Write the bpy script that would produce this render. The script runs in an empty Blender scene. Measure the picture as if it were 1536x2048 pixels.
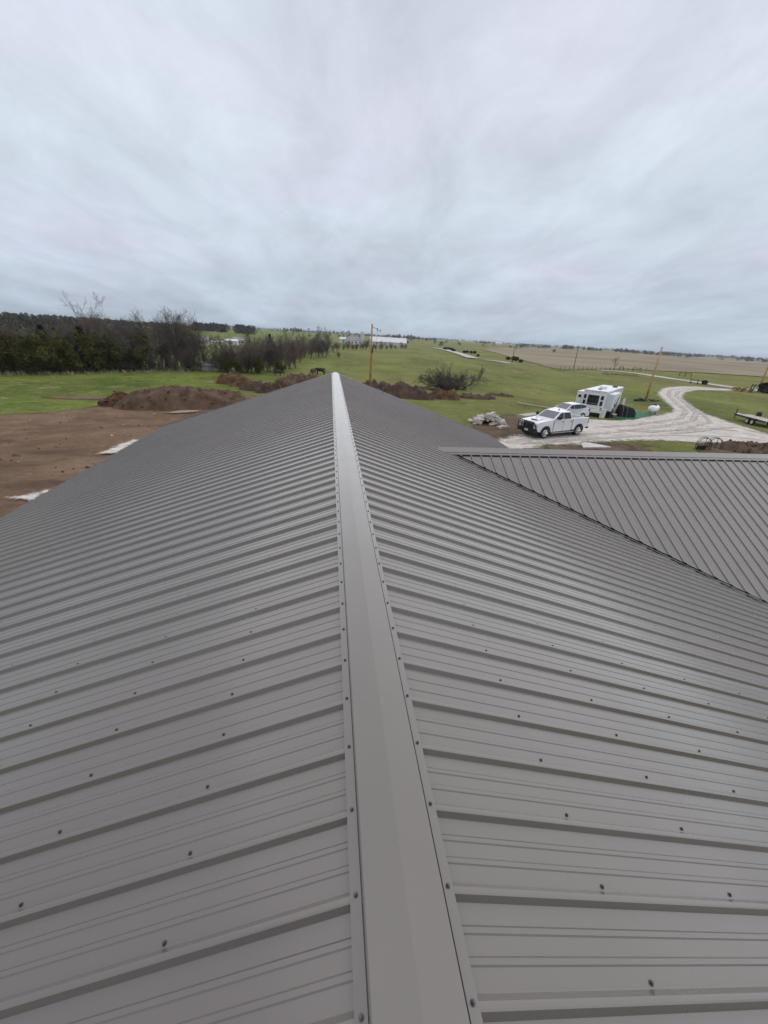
import bpy, bmesh, math, random
import numpy as np
from mathutils import Vector, noise as mnoise

scene = bpy.context.scene
COL = scene.collection
RND = random.Random(7)
NPR = np.random.RandomState(11)

# ------------------------------------------------------------------ camera
CAM = np.array([-0.2118, 0.0, 6.50])
F_PX, PITCH, ROLL, YAW = 790.34, 0.4189, 0.0607, 0.1484
def _axes():
    th, ro, ps = PITCH, ROLL, YAW
    F = np.array([math.sin(ps)*math.cos(th), math.cos(ps)*math.cos(th), -math.sin(th)])
    R = np.array([math.cos(ps), -math.sin(ps), 0.0])
    U = np.cross(R, F)
    c, s = math.cos(ro), math.sin(ro)
    return c*R + s*U, -s*R + c*U, F
AX_R, AX_U, AX_F = _axes()
cd = bpy.data.cameras.new("camera")
cam = bpy.data.objects.new("camera", cd)
COL.objects.link(cam)
from mathutils import Matrix
m = Matrix(((AX_R[0], AX_U[0], -AX_F[0], CAM[0]), (AX_R[1], AX_U[1], -AX_F[1], CAM[1]),
            (AX_R[2], AX_U[2], -AX_F[2], CAM[2]), (0, 0, 0, 1)))
cam.matrix_world = m
cd.sensor_fit = 'HORIZONTAL'
cd.sensor_width = 36.0
cd.lens = 36.0*F_PX/1536.0
cd.clip_start = 0.05
cd.clip_end = 30000
scene.camera = cam

# ------------------------------------------------------------------ sky and light
SUN_EL, SUN_AZ = math.radians(54), math.radians(30)     # ahead of the camera, behind cloud
w = bpy.data.worlds.new("World")
scene.world = w
w.use_nodes = True
nt = w.node_tree
nt.nodes.clear()
def N(tree, typ, **kw):
    n = tree.nodes.new(typ)
    for k, v in kw.items():
        setattr(n, k, v)
    return n
out = N(nt, 'ShaderNodeOutputWorld')
bg = N(nt, 'ShaderNodeBackground')
bg.inputs['Strength'].default_value = 0.1
sky = N(nt, 'ShaderNodeTexSky', sky_type='NISHITA', sun_disc=False)
sky.sun_elevation = SUN_EL
sky.sun_rotation = SUN_AZ
tc = N(nt, 'ShaderNodeTexCoord')
sep = N(nt, 'ShaderNodeSeparateXYZ')
nt.links.new(tc.outputs['Generated'], sep.inputs[0])
def wmath(op, a, b=None, c=None):
    n = N(nt, 'ShaderNodeMath', operation=op)
    for i, v in enumerate((a, b, c)):
        if v is None: continue
        if isinstance(v, (int, float)): n.inputs[i].default_value = v
        else: nt.links.new(v, n.inputs[i])
    return n.outputs[0]
zc = wmath('MAXIMUM', sep.outputs['Z'], 0.0)
den = wmath('ADD', zc, 0.17)
cx = wmath('DIVIDE', sep.outputs['X'], den)
cy = wmath('DIVIDE', sep.outputs['Y'], den)
comb = N(nt, 'ShaderNodeCombineXYZ')
nt.links.new(cx, comb.inputs[0]); nt.links.new(cy, comb.inputs[1])
def wnoise(scale, detail, rough, sc=(1, 1, 1), rot=0.0, dist=0.0):
    mp = N(nt, 'ShaderNodeMapping')
    mp.inputs['Scale'].default_value = sc
    mp.inputs['Rotation'].default_value = (0, 0, rot)
    nt.links.new(comb.outputs[0], mp.inputs[0])
    n = N(nt, 'ShaderNodeTexNoise')
    n.inputs['Scale'].default_value = scale
    n.inputs['Detail'].default_value = detail
    n.inputs['Roughness'].default_value = rough
    n.inputs['Distortion'].default_value = dist
    nt.links.new(mp.outputs[0], n.inputs['Vector'])
    return n.outputs['Fac']
n1 = wnoise(0.8, 6, 0.56, (1.0, 0.65, 1), 0.7, 0.35)
n2 = wnoise(2.6, 9, 0.64, (1.0, 0.55, 1), -0.35, 0.45)
n3 = wnoise(0.8, 2, 0.5)
grad = N(nt, 'ShaderNodeValToRGB')
nt.links.new(zc, grad.inputs[0])
cr = grad.color_ramp
cr.elements[0].position = 0.0; cr.elements[0].color = (4.5, 5.4, 6.4, 1)
cr.elements[1].position = 1.0; cr.elements[1].color = (7.3, 7.6, 8.5, 1)
for p_, c_ in ((0.05, (4.9, 5.65, 6.6, 1)), (0.16, (5.9, 6.5, 7.35, 1)), (0.35, (6.5, 7.0, 7.8, 1)), (0.6, (6.8, 7.2, 8.2, 1))):
    e = cr.elements.new(p_); e.color = c_
# cloud brightness
mix12 = wmath('ADD', wmath('MULTIPLY', n1, 0.55), wmath('MULTIPLY', n2, 0.45))
mr = N(nt, 'ShaderNodeMapRange'); mr.inputs['From Min'].default_value = 0.36; mr.inputs['From Max'].default_value = 0.64
mr.inputs['To Min'].default_value = 0.81; mr.inputs['To Max'].default_value = 1.16
nt.links.new(mix12, mr.inputs[0])
vm = N(nt, 'ShaderNodeVectorMath', operation='SCALE')
nt.links.new(grad.outputs[0], vm.inputs[0]); nt.links.new(mr.outputs[0], vm.inputs['Scale'])
tint = N(nt, 'ShaderNodeValToRGB')
tint.color_ramp.elements[0].position = 0.38; tint.color_ramp.elements[0].color = (0.975, 1.003, 1.0, 1)
tint.color_ramp.elements[1].position = 0.62; tint.color_ramp.elements[1].color = (1.03, 0.992, 1.025, 1)
nt.links.new(n3, tint.inputs[0])
vm2 = N(nt, 'ShaderNodeVectorMath', operation='MULTIPLY')
nt.links.new(vm.outputs[0], vm2.inputs[0]); nt.links.new(tint.outputs[0], vm2.inputs[1])
mx = N(nt, 'ShaderNodeMix', data_type='RGBA')
mx.inputs[0].default_value = 0.95
nt.links.new(sky.outputs[0], mx.inputs[6]); nt.links.new(vm2.outputs[0], mx.inputs[7])
nt.links.new(mx.outputs[2], bg.inputs[0])
nt.links.new(bg.outputs[0], out.inputs[0])

sl = bpy.data.lights.new("sun", 'SUN')
sl.energy = 1.2
sl.angle = math.radians(118)
sl.color = (1.0, 0.96, 0.9)
so = bpy.data.objects.new("sun", sl)
COL.objects.link(so)
sd_ = Vector((math.sin(SUN_AZ)*math.cos(SUN_EL), math.cos(SUN_AZ)*math.cos(SUN_EL), math.sin(SUN_EL)))
so.rotation_euler = sd_.to_track_quat('Z', 'Y').to_euler()
so.location = (0, 0, 60)

scene.view_settings.view_transform = 'Standard'
scene.view_settings.look = 'None'
scene.view_settings.exposure = 0.08
scene.view_settings.gamma = 1.0
scene.view_settings.use_curve_mapping = False
scene.render.engine = 'CYCLES'
scene.cycles.use_denoising = True
scene.cycles.max_bounces = 6
scene.cycles.transparent_max_bounces = 12
scene.cycles.volume_bounces = 0

# ------------------------------------------------------------------ terrain and placing
def sstep(t):
    t = np.clip(t, 0, 1)
    return t*t*(3-2*t)
_W = [(0.013, 0.021, 0.3, .5), (-0.017, 0.011, 1.9, .45), (0.006, -0.008, 4.0, .9), (0.0041, 0.0052, 2.2, 1.2),
      (-0.0023, 0.0031, 5.1, 1.5), (0.031, -0.022, 0.7, .2)]
def terr(x, y):
    x = np.asarray(x, float); y = np.asarray(y, float)
    d = np.hypot(x, y)
    h = -1.0*sstep((d-36)/20.0) + 1.0*sstep((d-105)/260.0)
    amp = sstep((d-85)/500.0)
    s = 0
    for kx, ky, ph, a in _W:
        s = s + a*np.sin(kx*x+ky*y+ph)
    h = h + amp*s*0.9
    az = np.degrees(np.arctan2(x, y))
    # gentle rise of the pasture, and the low hill beyond the trees
    h = h + 1.1*np.exp(-((d-170)/50.0)**2)*np.exp(-((az-8)/14.0)**2)
    h = h + 1.6*sstep((d-330)/400.0)*np.exp(-((az+27)/15.0)**2)*np.exp(-(np.maximum(d-900, 0)/600.0)**2)
    return h
def terr1(x, y):
    return float(terr(x, y))
def ray(px, py):
    return AX_F + (px-768)/F_PX*AX_R + (1024-py)/F_PX*AX_U
def at(px, py, z=None):
    """the point of the ground seen through a point of the photograph (1536 x 2048)"""
    d = ray(px, py)
    zz = 0.0 if z is None else z
    for _ in range(30):
        t = (zz-CAM[2])/min(d[2], -1e-4)
        P = CAM+t*d
        if z is not None: break
        zz = 0.5*zz+0.5*terr1(P[0], P[1])
    return Vector((P[0], P[1], zz))
def zat(px, py, P):
    """height of the sight line where it passes over ground point P"""
    d = ray(px, py)
    t = math.hypot(P[0]-CAM[0], P[1]-CAM[1])/math.hypot(d[0], d[1])
    return CAM[2]+t*d[2]

# ------------------------------------------------------------------ helpers: objects
def tag(o, label=None, cat=None, group=None, kind=None):
    if label: o['label'] = label
    if cat: o['category'] = cat
    if group: o['group'] = group
    if kind: o['kind'] = kind
    return o
def empty(name, loc=(0, 0, 0), rz=0.0, scale=1.0):
    o = bpy.data.objects.new(name, None)
    COL.objects.link(o)
    o.location = loc
    o.rotation_euler = (0, 0, rz)
    o.scale = (scale,)*3
    o.empty_display_size = 0.2
    return o
def inst(name, mesh, parent=None, loc=None, rot=None):
    o = bpy.data.objects.new(name, mesh)
    COL.objects.link(o)
    if parent is not None: o.parent = parent
    if loc is not None: o.location = loc
    if rot is not None: o.rotation_euler = rot
    return o
class MB:
    def __init__(self):
        self.v = []; self.f = []
    def add(self, vs, fs):
        n = len(self.v)
        self.v.extend([tuple(q) for q in vs])
        self.f.extend([tuple(i+n for i in f) for f in fs])
        return self
    def box(self, x0, x1, y0, y1, z0, z1):
        vs = [(x0, y0, z0), (x1, y0, z0), (x1, y1, z0), (x0, y1, z0), (x0, y0, z1), (x1, y0, z1), (x1, y1, z1), (x0, y1, z1)]
        return self.add(vs, [(0, 3, 2, 1), (4, 5, 6, 7), (0, 1, 5, 4), (1, 2, 6, 5), (2, 3, 7, 6), (3, 0, 4, 7)])
    def tube(self, pts, rad, n=6, cap=True):
        pts = [Vector(q) for q in pts]
        if isinstance(rad, (int, float)): rad = [rad]*len(pts)
        vs = []; fs = []
        for i, q in enumerate(pts):
            t = (pts[min(i+1, len(pts)-1)]-pts[max(i-1, 0)])
            if t.length < 1e-9: t = Vector((0, 0, 1))
            t.normalize()
            a = t.cross(Vector((0, 0, 1)) if abs(t.z) < .9 else Vector((1, 0, 0))).normalized()
            b = t.cross(a)
            for k in range(n):
                an = 2*math.pi*k/n
                vs.append(q+rad[i]*(math.cos(an)*a+math.sin(an)*b))
        for i in range(len(pts)-1):
            for k in range(n):
                fs.append((i*n+k, i*n+(k+1) % n, (i+1)*n+(k+1) % n, (i+1)*n+k))
        if cap:
            fs.append(tuple(range(n))[::-1]); fs.append(tuple((len(pts)-1)*n+k for k in range(n)))
        return self.add(vs, fs)
    def disc_x(self, x0, x1, cy, cz, r, n=16, axis='y'):
        """cylinder along an axis"""
        p0, p1 = {'x': ((x0, cy, cz), (x1, cy, cz)), 'y': ((cy, x0, cz), (cy, x1, cz)), 'z': ((cy, cz, x0), (cy, cz, x1))}[axis]
        return self.tube([p0, p1], r, n)
    def side(self, prof, hw0=None):
        """closed side profile [(x,z,halfwidth)] carried from -y to +y"""
        n = len(prof)
        vs = [(q[0], -q[2], q[1]) for q in prof]+[(q[0], q[2], q[1]) for q in prof]
        fs = [tuple(range(n)), tuple(range(n, 2*n))[::-1]]
        for i in range(n):
            j = (i+1) % n
            fs.append((j, i, n+i, n+j))
        return self.add(vs, fs)
    def slab(self, quad, t):
        """thin plate on four points, thickness t along its normal"""
        q = [Vector(a) for a in quad]
        nrm = (q[1]-q[0]).cross(q[3]-q[0]).normalized()*t
        vs = q+[a+nrm for a in q]
        return self.add(vs, [(3, 2, 1, 0), (4, 5, 6, 7), (0, 1, 5, 4), (1, 2, 6, 5), (2, 3, 7, 6), (3, 0, 4, 7)])
    def mesh(self, name, mat=None, smooth=False, bevel=0.0, fix=False):
        me = bpy.data.meshes.new(name)
        me.from_pydata(self.v, [], self.f)
        if bevel or fix:
            bm = bmesh.new(); bm.from_mesh(me)
            bmesh.ops.recalc_face_normals(bm, faces=bm.faces)
            if bevel:
                es = [e for e in bm.edges if len(e.link_faces) == 2 and e.calc_face_angle(0) > 0.5]
                bmesh.ops.bevel(bm, geom=es, offset=bevel, segments=2, affect='EDGES', profile=0.6)
            bm.to_mesh(me); bm.free()
        if mat: me.materials.append(mat)
        if smooth:
            me.polygons.foreach_set('use_smooth', [True]*len(me.polygons))
        me.update()
        return me
    def build(self, name, mat=None, parent=None, **kw):
        return inst(name, self.mesh(name, mat, **kw), parent)
def np_mesh(name, verts, faces, mat=None, attrs=None, smooth=True):
    me = bpy.data.meshes.new(name)
    verts = np.asarray(verts, np.float32); faces = np.asarray(faces, np.int32)
    k = faces.shape[1]
    me.vertices.add(len(verts)); me.vertices.foreach_set('co', verts.ravel())
    me.loops.add(faces.size); me.loops.foreach_set('vertex_index', faces.ravel())
    me.polygons.add(len(faces))
    me.polygons.foreach_set('loop_start', np.arange(0, faces.size, k, dtype=np.int32))
    me.polygons.foreach_set('loop_total', np.full(len(faces), k, np.int32))
    me.update(calc_edges=True)
    me.validate()
    if smooth:
        me.polygons.foreach_set('use_smooth', np.ones(len(me.polygons), bool))
    for an, av in (attrs or {}).items():
        a = me.attributes.new(an, 'FLOAT', 'POINT'); a.data.foreach_set('value', np.asarray(av, np.float32))
    if mat: me.materials.append(mat)
    return me

# ------------------------------------------------------------------ materials
def mat_base(name):
    m_ = bpy.data.materials.new(name); m_.use_nodes = True
    t = m_.node_tree
    return m_, t, t.nodes['Principled BSDF'], t.nodes['Material Output']
def L(t, a, b): t.links.new(a, b)
def t_noise(t, vec, scale, detail=4, rough=.55, dist=0.0, sc=None, rot=None):
    n = N(t, 'ShaderNodeTexNoise')
    n.inputs['Scale'].default_value = scale; n.inputs['Detail'].default_value = detail
    n.inputs['Roughness'].default_value = rough; n.inputs['Distortion'].default_value = dist
    if sc:
        mp = N(t, 'ShaderNodeMapping'); mp.inputs['Scale'].default_value = sc
        if rot: mp.inputs['Rotation'].default_value = rot
        L(t, vec, mp.inputs[0]); vec = mp.outputs[0]
    L(t, vec, n.inputs['Vector'])
    return n.outputs['Fac']
def t_ramp(t, fac, stops):
    r = N(t, 'ShaderNodeValToRGB'); L(t, fac, r.inputs[0])
    e = r.color_ramp.elements
    def c4(c): return (c, c, c, 1) if isinstance(c, (int, float)) else (*c, 1)
    e[0].position, e[0].color = stops[0][0], c4(stops[0][1])
    e[1].position, e[1].color = stops[-1][0], c4(stops[-1][1])
    for p_, c_ in stops[1:-1]:
        q = e.new(p_); q.color = c4(c_)
    return r.outputs[0]
def t_mix(t, fac, a, b, mode='MIX'):
    n = N(t, 'ShaderNodeMix', data_type='RGBA', blend_type=mode)
    for i, v in ((0, fac), (6, a), (7, b)):
        if isinstance(v, (int, float)): n.inputs[i].default_value = v
        elif isinstance(v, tuple): n.inputs[i].default_value = (*v, 1)
        else: L(t, v, n.inputs[i])
    return n.outputs[2]
def t_pos(t):
    return N(t, 'ShaderNodeNewGeometry').outputs['Position']
def t_bump(t, b, h, strength=.3, dist=.05):
    n = N(t, 'ShaderNodeBump'); n.inputs['Strength'].default_value = strength; n.inputs['Distance'].default_value = dist
    L(t, h, n.inputs['Height']); L(t, n.outputs[0], b.inputs['Normal'])
def simple(name, col, rough=.6, metal=0.0, var=.12, scale=6.0, spec=.5, bump=0.0, coat=0.0):
    m_, t, b, o = mat_base(name)
    tcn = N(t, 'ShaderNodeTexCoord').outputs['Object']
    n = t_noise(t, tcn, scale, 5)
    lo = tuple(c*(1-var) for c in col); hi = tuple(min(1, c*(1+var)) for c in col)
    L(t, t_ramp(t, n, [(.3, lo), (.7, hi)]), b.inputs['Base Color'])
    b.inputs['Roughness'].default_value = rough; b.inputs['Metallic'].default_value = metal
    b.inputs['Specular IOR Level'].default_value = spec
    b.inputs['Coat Weight'].default_value = coat
    if bump: t_bump(t, b, t_noise(t, tcn, scale*6, 4), bump, .02)
    return m_
def edge_alpha(t, b, o, amp=1.6, scale=.9):
    """ragged, faded margin: the sheet thins out over its last stretch"""
    at_ = N(t, 'ShaderNodeAttribute'); at_.attribute_name = 'edge'
    n = t_noise(t, t_pos(t), scale, 6, .65)
    ma = N(t, 'ShaderNodeMath', operation='MULTIPLY_ADD'); L(t, n, ma.inputs[0]); ma.inputs[1].default_value = amp; ma.inputs[2].default_value = -amp*.5
    ad = N(t, 'ShaderNodeMath', operation='ADD'); L(t, ma.outputs[0], ad.inputs[0]); L(t, at_.outputs['Fac'], ad.inputs[1])
    r = N(t, 'ShaderNodeMapRange'); L(t, ad.outputs[0], r.inputs[0]); r.inputs['From Min'].default_value = -.12*amp; r.inputs['From Max'].default_value = .16*amp
    L(t, r.outputs[0], b.inputs['Alpha'])

def m_roof():
    m_, t, b, o = mat_base("painted_steel")
    p_ = t_pos(t)
    n = t_noise(t, p_, .9, 4)
    n2_ = t_noise(t, p_, 900, 2)
    c = t_ramp(t, n, [(.3, (.132, .110, .091)), (.7, (.150, .127, .107))])
    c = t_mix(t, 1.0, c, t_ramp(t, t_noise(t, p_, .45, 6, .65, .6), [(.3, .93), (.7, 1.05)]), 'MULTIPLY')
    L(t, t_mix(t, .12, c, t_ramp(t, n2_, [(.3, .08), (.7, .17)])), b.inputs['Base Color'])
    b.inputs['Roughness'].default_value = .38
    L(t, t_ramp(t, t_noise(t, p_, 3.0, 4), [(.3, .26), (.7, .34)]), b.inputs['Roughness'])
    b.inputs['Specular IOR Level'].default_value = .7
    b.inputs['Coat Weight'].default_value = .65; b.inputs['Coat Roughness'].default_value = .17
    t_bump(t, b, t_noise(t, p_, 5.0, 2, sc=(1.0, .7, 1.0)), .22, .006)
    return m_
def m_grass():
    m_, t, b, o = mat_base("grass_ground")
    p_ = t_pos(t)
    big = t_noise(t, p_, .018, 4, .5, .6)
    mid = t_noise(t, p_, .16, 6, .66, 1.2)
    fine = t_noise(t, p_, 1.6, 6, .7)
    vfine = t_noise(t, p_, 7.0, 5, .7)
    c1 = t_ramp(t, mid, [(.32, (.064, .108, .016)), (.5, (.130, .168, .028)), (.68, (.230, .222, .066))])
    c2 = t_ramp(t, fine, [(.25, (.045, .085, .010)), (.5, (.130, .18, .028)), (.75, (.27, .25, .09))])
    c = t_mix(t, .5, c1, c2)
    # yellower pasture patches
    sx = N(t, 'ShaderNodeSeparateXYZ'); L(t, p_, sx.inputs[0])
    gx = N(t, 'ShaderNodeMapRange'); L(t, sx.outputs['X'], gx.inputs[0])
    gx.inputs['From Min'].default_value = -25; gx.inputs['From Max'].default_value = 25; gx.inputs['To Min'].default_value = -.16; gx.inputs['To Max'].default_value = .08
    ad = N(t, 'ShaderNodeMath', operation='ADD'); L(t, big, ad.inputs[0]); L(t, gx.outputs[0], ad.inputs[1])
    c = t_mix(t, t_ramp(t, ad.outputs[0], [(.36, 0.0), (.58, .7)]), c, (.200, .185, .060))
    patch = t_noise(t, p_, .07, 5, .6, .6, sc=(1.0, .55, 1.0), rot=(0, 0, .4))
    c = t_mix(t, 1.0, c, t_ramp(t, patch, [(.32, .66), (.5, .95), (.68, 1.22)]), 'MULTIPLY')
    straw = t_ramp(t, t_noise(t, p_, .55, 6, .75, 1.0), [(.54, 0.0), (.68, .8)])
    c = t_mix(t, straw, c, (.32, .28, .15))
    dark = t_ramp(t, t_noise(t, p_, .32, 6, .7, .4), [(.30, .7), (.44, 0.0)])
    c = t_mix(t, dark, c, (.040, .066, .012))
    c = t_mix(t, 1.0, c, t_ramp(t, vfine, [(.2, .62), (.8, 1.38)]), 'MULTIPLY')
    L(t, c, b.inputs['Base Color'])
    b.inputs['Roughness'].default_value = .95
    b.inputs['Specular IOR Level'].default_value = .1
    t_bump(t, b, t_mix(t, .5, fine, vfine), .9, .25)
    return m_
def m_ground(name, stops, scale, track=None, bump=.7, bd=.12, amp=1.6, spots=None, escale=.9, straw=None):
    m_, t, b, o = mat_base(name)
    p_ = t_pos(t)
    a = t_noise(t, p_, scale, 6, .65, .5)
    c = t_ramp(t, a, stops)
    fine = t_noise(t, p_, 4.5, 6, .75)
    c = t_mix(t, 1.0, c, t_ramp(t, fine, [(.2, .66), (.8, 1.34)]), 'MULTIPLY')
    if track:
        s_, r_, col_, lo_, hi_ = track
        tr = t_noise(t, p_, 1.0, 4, .6, .25, sc=s_, rot=(0, 0, r_))
        c = t_mix(t, t_ramp(t, tr, [(lo_, 0.0), (hi_, .8)]), c, col_)
    if spots:
        sp = t_noise(t, p_, spots[0], 3, .6)
        c = t_mix(t, t_ramp(t, sp, [(spots[1], 0.0), (spots[1]+.06, .9)]), c, spots[2])
    if straw:
        c = t_mix(t, t_ramp(t, t_noise(t, p_, straw[0], 6, .7, .8), [(straw[1], 0.0), (straw[1]+.12, .8)]), c, straw[2])
    L(t, c, b.inputs['Base Color'])
    b.inputs['Roughness'].default_value = .95; b.inputs['Specular IOR Level'].default_value = .12
    t_bump(t, b, t_mix(t, .5, a, fine), bump, bd)
    edge_alpha(t, b, o, amp, escale)
    return m_
M = {}
M['roof'] = m_roof()
M['grass'] = m_grass()
M['gravel'] = m_ground("gravel", [(.3, (.40, .35, .295)), (.45, (.54, .49, .43)), (.65, (.66, .615, .555))], .7,
                       track=((.35, 1.1, 1), .35, (.36, .32, .28), .54, .68), bump=1.0, amp=2.4, escale=1.6, spots=(3.1, .60, (.68, .65, .61)))
M['track'] = m_ground('track_soil', [(.3, (.40, .35, .30)), (.7, (.56, .515, .46))], .8, amp=1.1, bump=.6)
M['lane'] = m_ground("lane_gravel", [(.3, (.40, .38, .34)), (.7, (.55, .53, .49))], .2, amp=1.2)
M['dirt'] = m_ground("bare_dirt", [(.28, (.095, .056, .032)), (.48, (.190, .122, .076)), (.66, (.275, .190, .124)), (.78, (.37, .28, .19))], .16,
                     track=((.22, .75, 1), 1.1, (.100, .064, .042), .52, .70), bump=1.0, bd=.25, amp=2.6, spots=(1.3, .70, (.42, .36, .30)),
                     straw=(.22, .66, (.10, .115, .04)))
M['soil'] = m_ground("soil_strip", [(.3, (.060, .038, .024)), (.5, (.125, .082, .055)), (.7, (.185, .135, .09))], .5, bump=1.0, bd=.2, amp=1.8,
                     straw=(.35, .56, (.12, .125, .045)))
M['field'] = m_ground("stubble_field", [(.3, (.180, .142, .092)), (.5, (.245, .200, .130)), (.7, (.32, .275, .185))], .012,
                      track=((.004, .05, 1), .65, (.16, .155, .07), .55, .68), bump=.4, amp=8, straw=(.03, .58, (.27, .225, .15)), escale=.08)
M['slope'] = m_ground("green_slope", [(.3, (.075, .105, .035)), (.7, (.13, .15, .06))], .03, bump=.4, amp=6, escale=.1)
M['white_stone'] = m_ground("lime_rock", [(.3, (.48, .43, .38)), (.7, (.68, .63, .57))], 1.6, amp=.9, bump=.5, bd=.08, escale=2.5)
M['paledirt'] = m_ground('pale_soil', [(.3, (.25, .19, .145)), (.7, (.42, .35, .29))], 1.2, amp=.8, bump=.5)
M['clod'] = simple("clod_soil", (.085, .052, .034), .95, var=.5, scale=1.5, bump=.8)
M['mound'] = simple("mound_soil", (.110, .072, .049), .97, var=.45, scale=1.3, spec=.1, bump=1.0)
M['redclay'] = simple("clay_soil", (.125, .072, .038), .97, var=.5, scale=1.1, spec=.1, bump=1.0)
M['rock'] = simple("limestone", (.50, .45, .40), .9, var=.4, scale=2.2, bump=.5)
M['concrete'] = simple("concrete", (.55, .53, .50), .85, var=.12, scale=2.0, bump=.2)
M['screw'] = simple("screw_steel", (.10, .098, .098), .42, metal=.6, var=.25, scale=90)
M['foam'] = simple("closure_foam", (.006, .006, .006), .9)
M['siding'] = simple("wall_siding", (.55, .54, .52), .5, var=.04)
M['trim'] = simple("trim_steel", (.22, .21, .20), .35, var=.06)
M['wood'] = simple("pole_wood", (.42, .23, .07), .85, var=.5, scale=1.2, bump=.4)
M['woodpale'] = simple("pole_wood_pale", (.48, .28, .11), .85, var=.4, scale=1.2, bump=.4)
M['woodgrey'] = simple("old_wood", (.10, .085, .07), .9, var=.4, scale=2.0)
M['bark'] = simple("bark", (.075, .062, .053), .95, var=.45, scale=1.4, bump=.4)
M['twig'] = simple("twigs", (.105, .086, .071), .95, var=.4, scale=.6)
M['twiggrey'] = simple('grey_twigs', (.20, .18, .16), .95, var=.35, scale=.6)
M['twigpale'] = simple("pale_twigs", (.26, .225, .185), .95, var=.3, scale=.6)
M['twigred'] = simple("reddish_twigs", (.140, .103, .090), .95, var=.35, scale=.5)
def m_leaf(name, a, b_):
    m_, t, b, o = mat_base(name)
    oi = N(t, 'ShaderNodeObjectInfo').outputs['Random']
    n = t_noise(t, t_pos(t), .9, 5, .7)
    c = t_ramp(t, n, [(.32, a), (.68, b_)])
    c = t_mix(t, 1.0, c, t_ramp(t, oi, [(0, .75), (1, 1.25)]), 'MULTIPLY')
    L(t, c, b.inputs['Base Color']); b.inputs['Roughness'].default_value = .9
    b.inputs['Specular IOR Level'].default_value = .15
    return m_
M['cedar'] = m_leaf("cedar_needles", (.008, .013, .005), (.034, .046, .018))
M['bud'] = m_leaf("budding_leaves", (.036, .037, .009), (.155, .145, .038))
M['far'] = m_leaf("far_woods", (.050, .050, .042), (.085, .080, .065))
M['fargreen'] = m_leaf("far_green", (.030, .045, .022), (.060, .075, .035))
M['tuft'] = simple("dead_grass", (.30, .255, .165), .95, var=.45, scale=1.0)
M['tuftgreen'] = m_leaf('live_grass', (.075, .125, .016), (.27, .25, .075))
M['white'] = simple("white_paint", (.78, .79, .80), .28, var=.02, coat=.5)
M['rvwhite'] = simple("fibreglass_white", (.74, .74, .73), .4, var=.04)
M['silver'] = simple("silver_paint", (.62, .65, .68), .25, metal=.15, var=.02, coat=.6)
M['black'] = simple("black_plastic", (.010, .010, .011), .55)
M['tarp'] = simple("black_tarp", (.006, .006, .007), .75, bump=.6, scale=3)
M['rubber'] = simple("tyre_rubber", (.014, .014, .015), .85)
M['chrome'] = simple("bright_wheel", (.62, .62, .63), .22, metal=.9, var=.05)
M['lamp'] = simple("lamp_glass", (.62, .63, .64), .12)
M['redlamp'] = simple("tail_lamp", (.25, .02, .02), .2)
M['darkglass'] = simple("dark_glass", (.012, .014, .016), .06, var=.1)
M['skyglass'] = simple("windscreen_glass", (.055, .075, .080), .05, var=.1, spec=.9)
M['decal'] = simple("grey_decal", (.06, .07, .13), .4)
M['turf'] = simple("green_turf", (.018, .155, .066), .9, var=.2, scale=2.0)
M['plywood'] = simple("deck_boards", (.46, .41, .34), .85, var=.25, scale=2.5)
M['frame'] = simple("black_frame", (.02, .02, .022), .5)
M['barn'] = simple("white_metal_roof", (.60, .61, .62), .45, var=.04, scale=.2)
M['barnwall'] = simple("barn_wall", (.55, .54, .53), .6, var=.1, scale=.3)
M['greyroof'] = simple("grey_shingle", (.27, .26, .26), .8, var=.15, scale=.5)
M['red'] = simple("red_paint", (.28, .06, .05), .5)
M['blue'] = simple("blue_cooler", (.05, .12, .25), .5)
M['hide'] = simple("black_hide", (.012, .011, .010), .7)
M['brownhide'] = simple("brown_hide", (.10, .045, .022), .8)
M['whitehide'] = simple("white_hide", (.70, .64, .56), .8)
M['wicker'] = simple("pale_wicker", (.45, .42, .34), .8)
M['lattice'] = simple("white_lattice", (.72, .76, .75), .6)
M['cloth'] = simple("grey_cloth", (.25, .25, .27), .9)
M['cable'] = simple("grey_cable", (.45, .45, .43), .6)

# ------------------------------------------------------------------ ground
def ring_ground():
    radii = [0.0, 2.0]
    r = 3.0
    while r < 9000:
        radii.append(r); r *= 1.033
    radii.append(9000.0)
    na = 360
    ang = np.linspace(0, 2*np.pi, na, endpoint=False)
    rr = np.array(radii[1:])
    X = np.outer(rr, np.sin(ang)); Y = np.outer(rr, np.cos(ang))
    Z = terr(X, Y)
    v = np.stack([X.ravel(), Y.ravel(), Z.ravel()], 1)
    nr = len(rr)
    i = np.arange(nr-1)[:, None]*na; j = np.arange(na)[None, :]; j2 = (j+1) % na
    f = np.stack([i+j, i+na+j, i+na+j2, i+j2], -1).reshape(-1, 4)[:, ::-1]
    # middle disc
    v = np.vstack([v, [[0, 0, 0]]])
    c = len(v)-1
    tri = np.stack([np.full(na, c), np.arange(na), (np.arange(na)+1) % na, (np.arange(na)+1) % na], 1)
    me = np_mesh('ground', v, np.vstack([f]), M['grass'])
    return inst('ground', me)
tag(ring_ground(), kind='structure')

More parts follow.
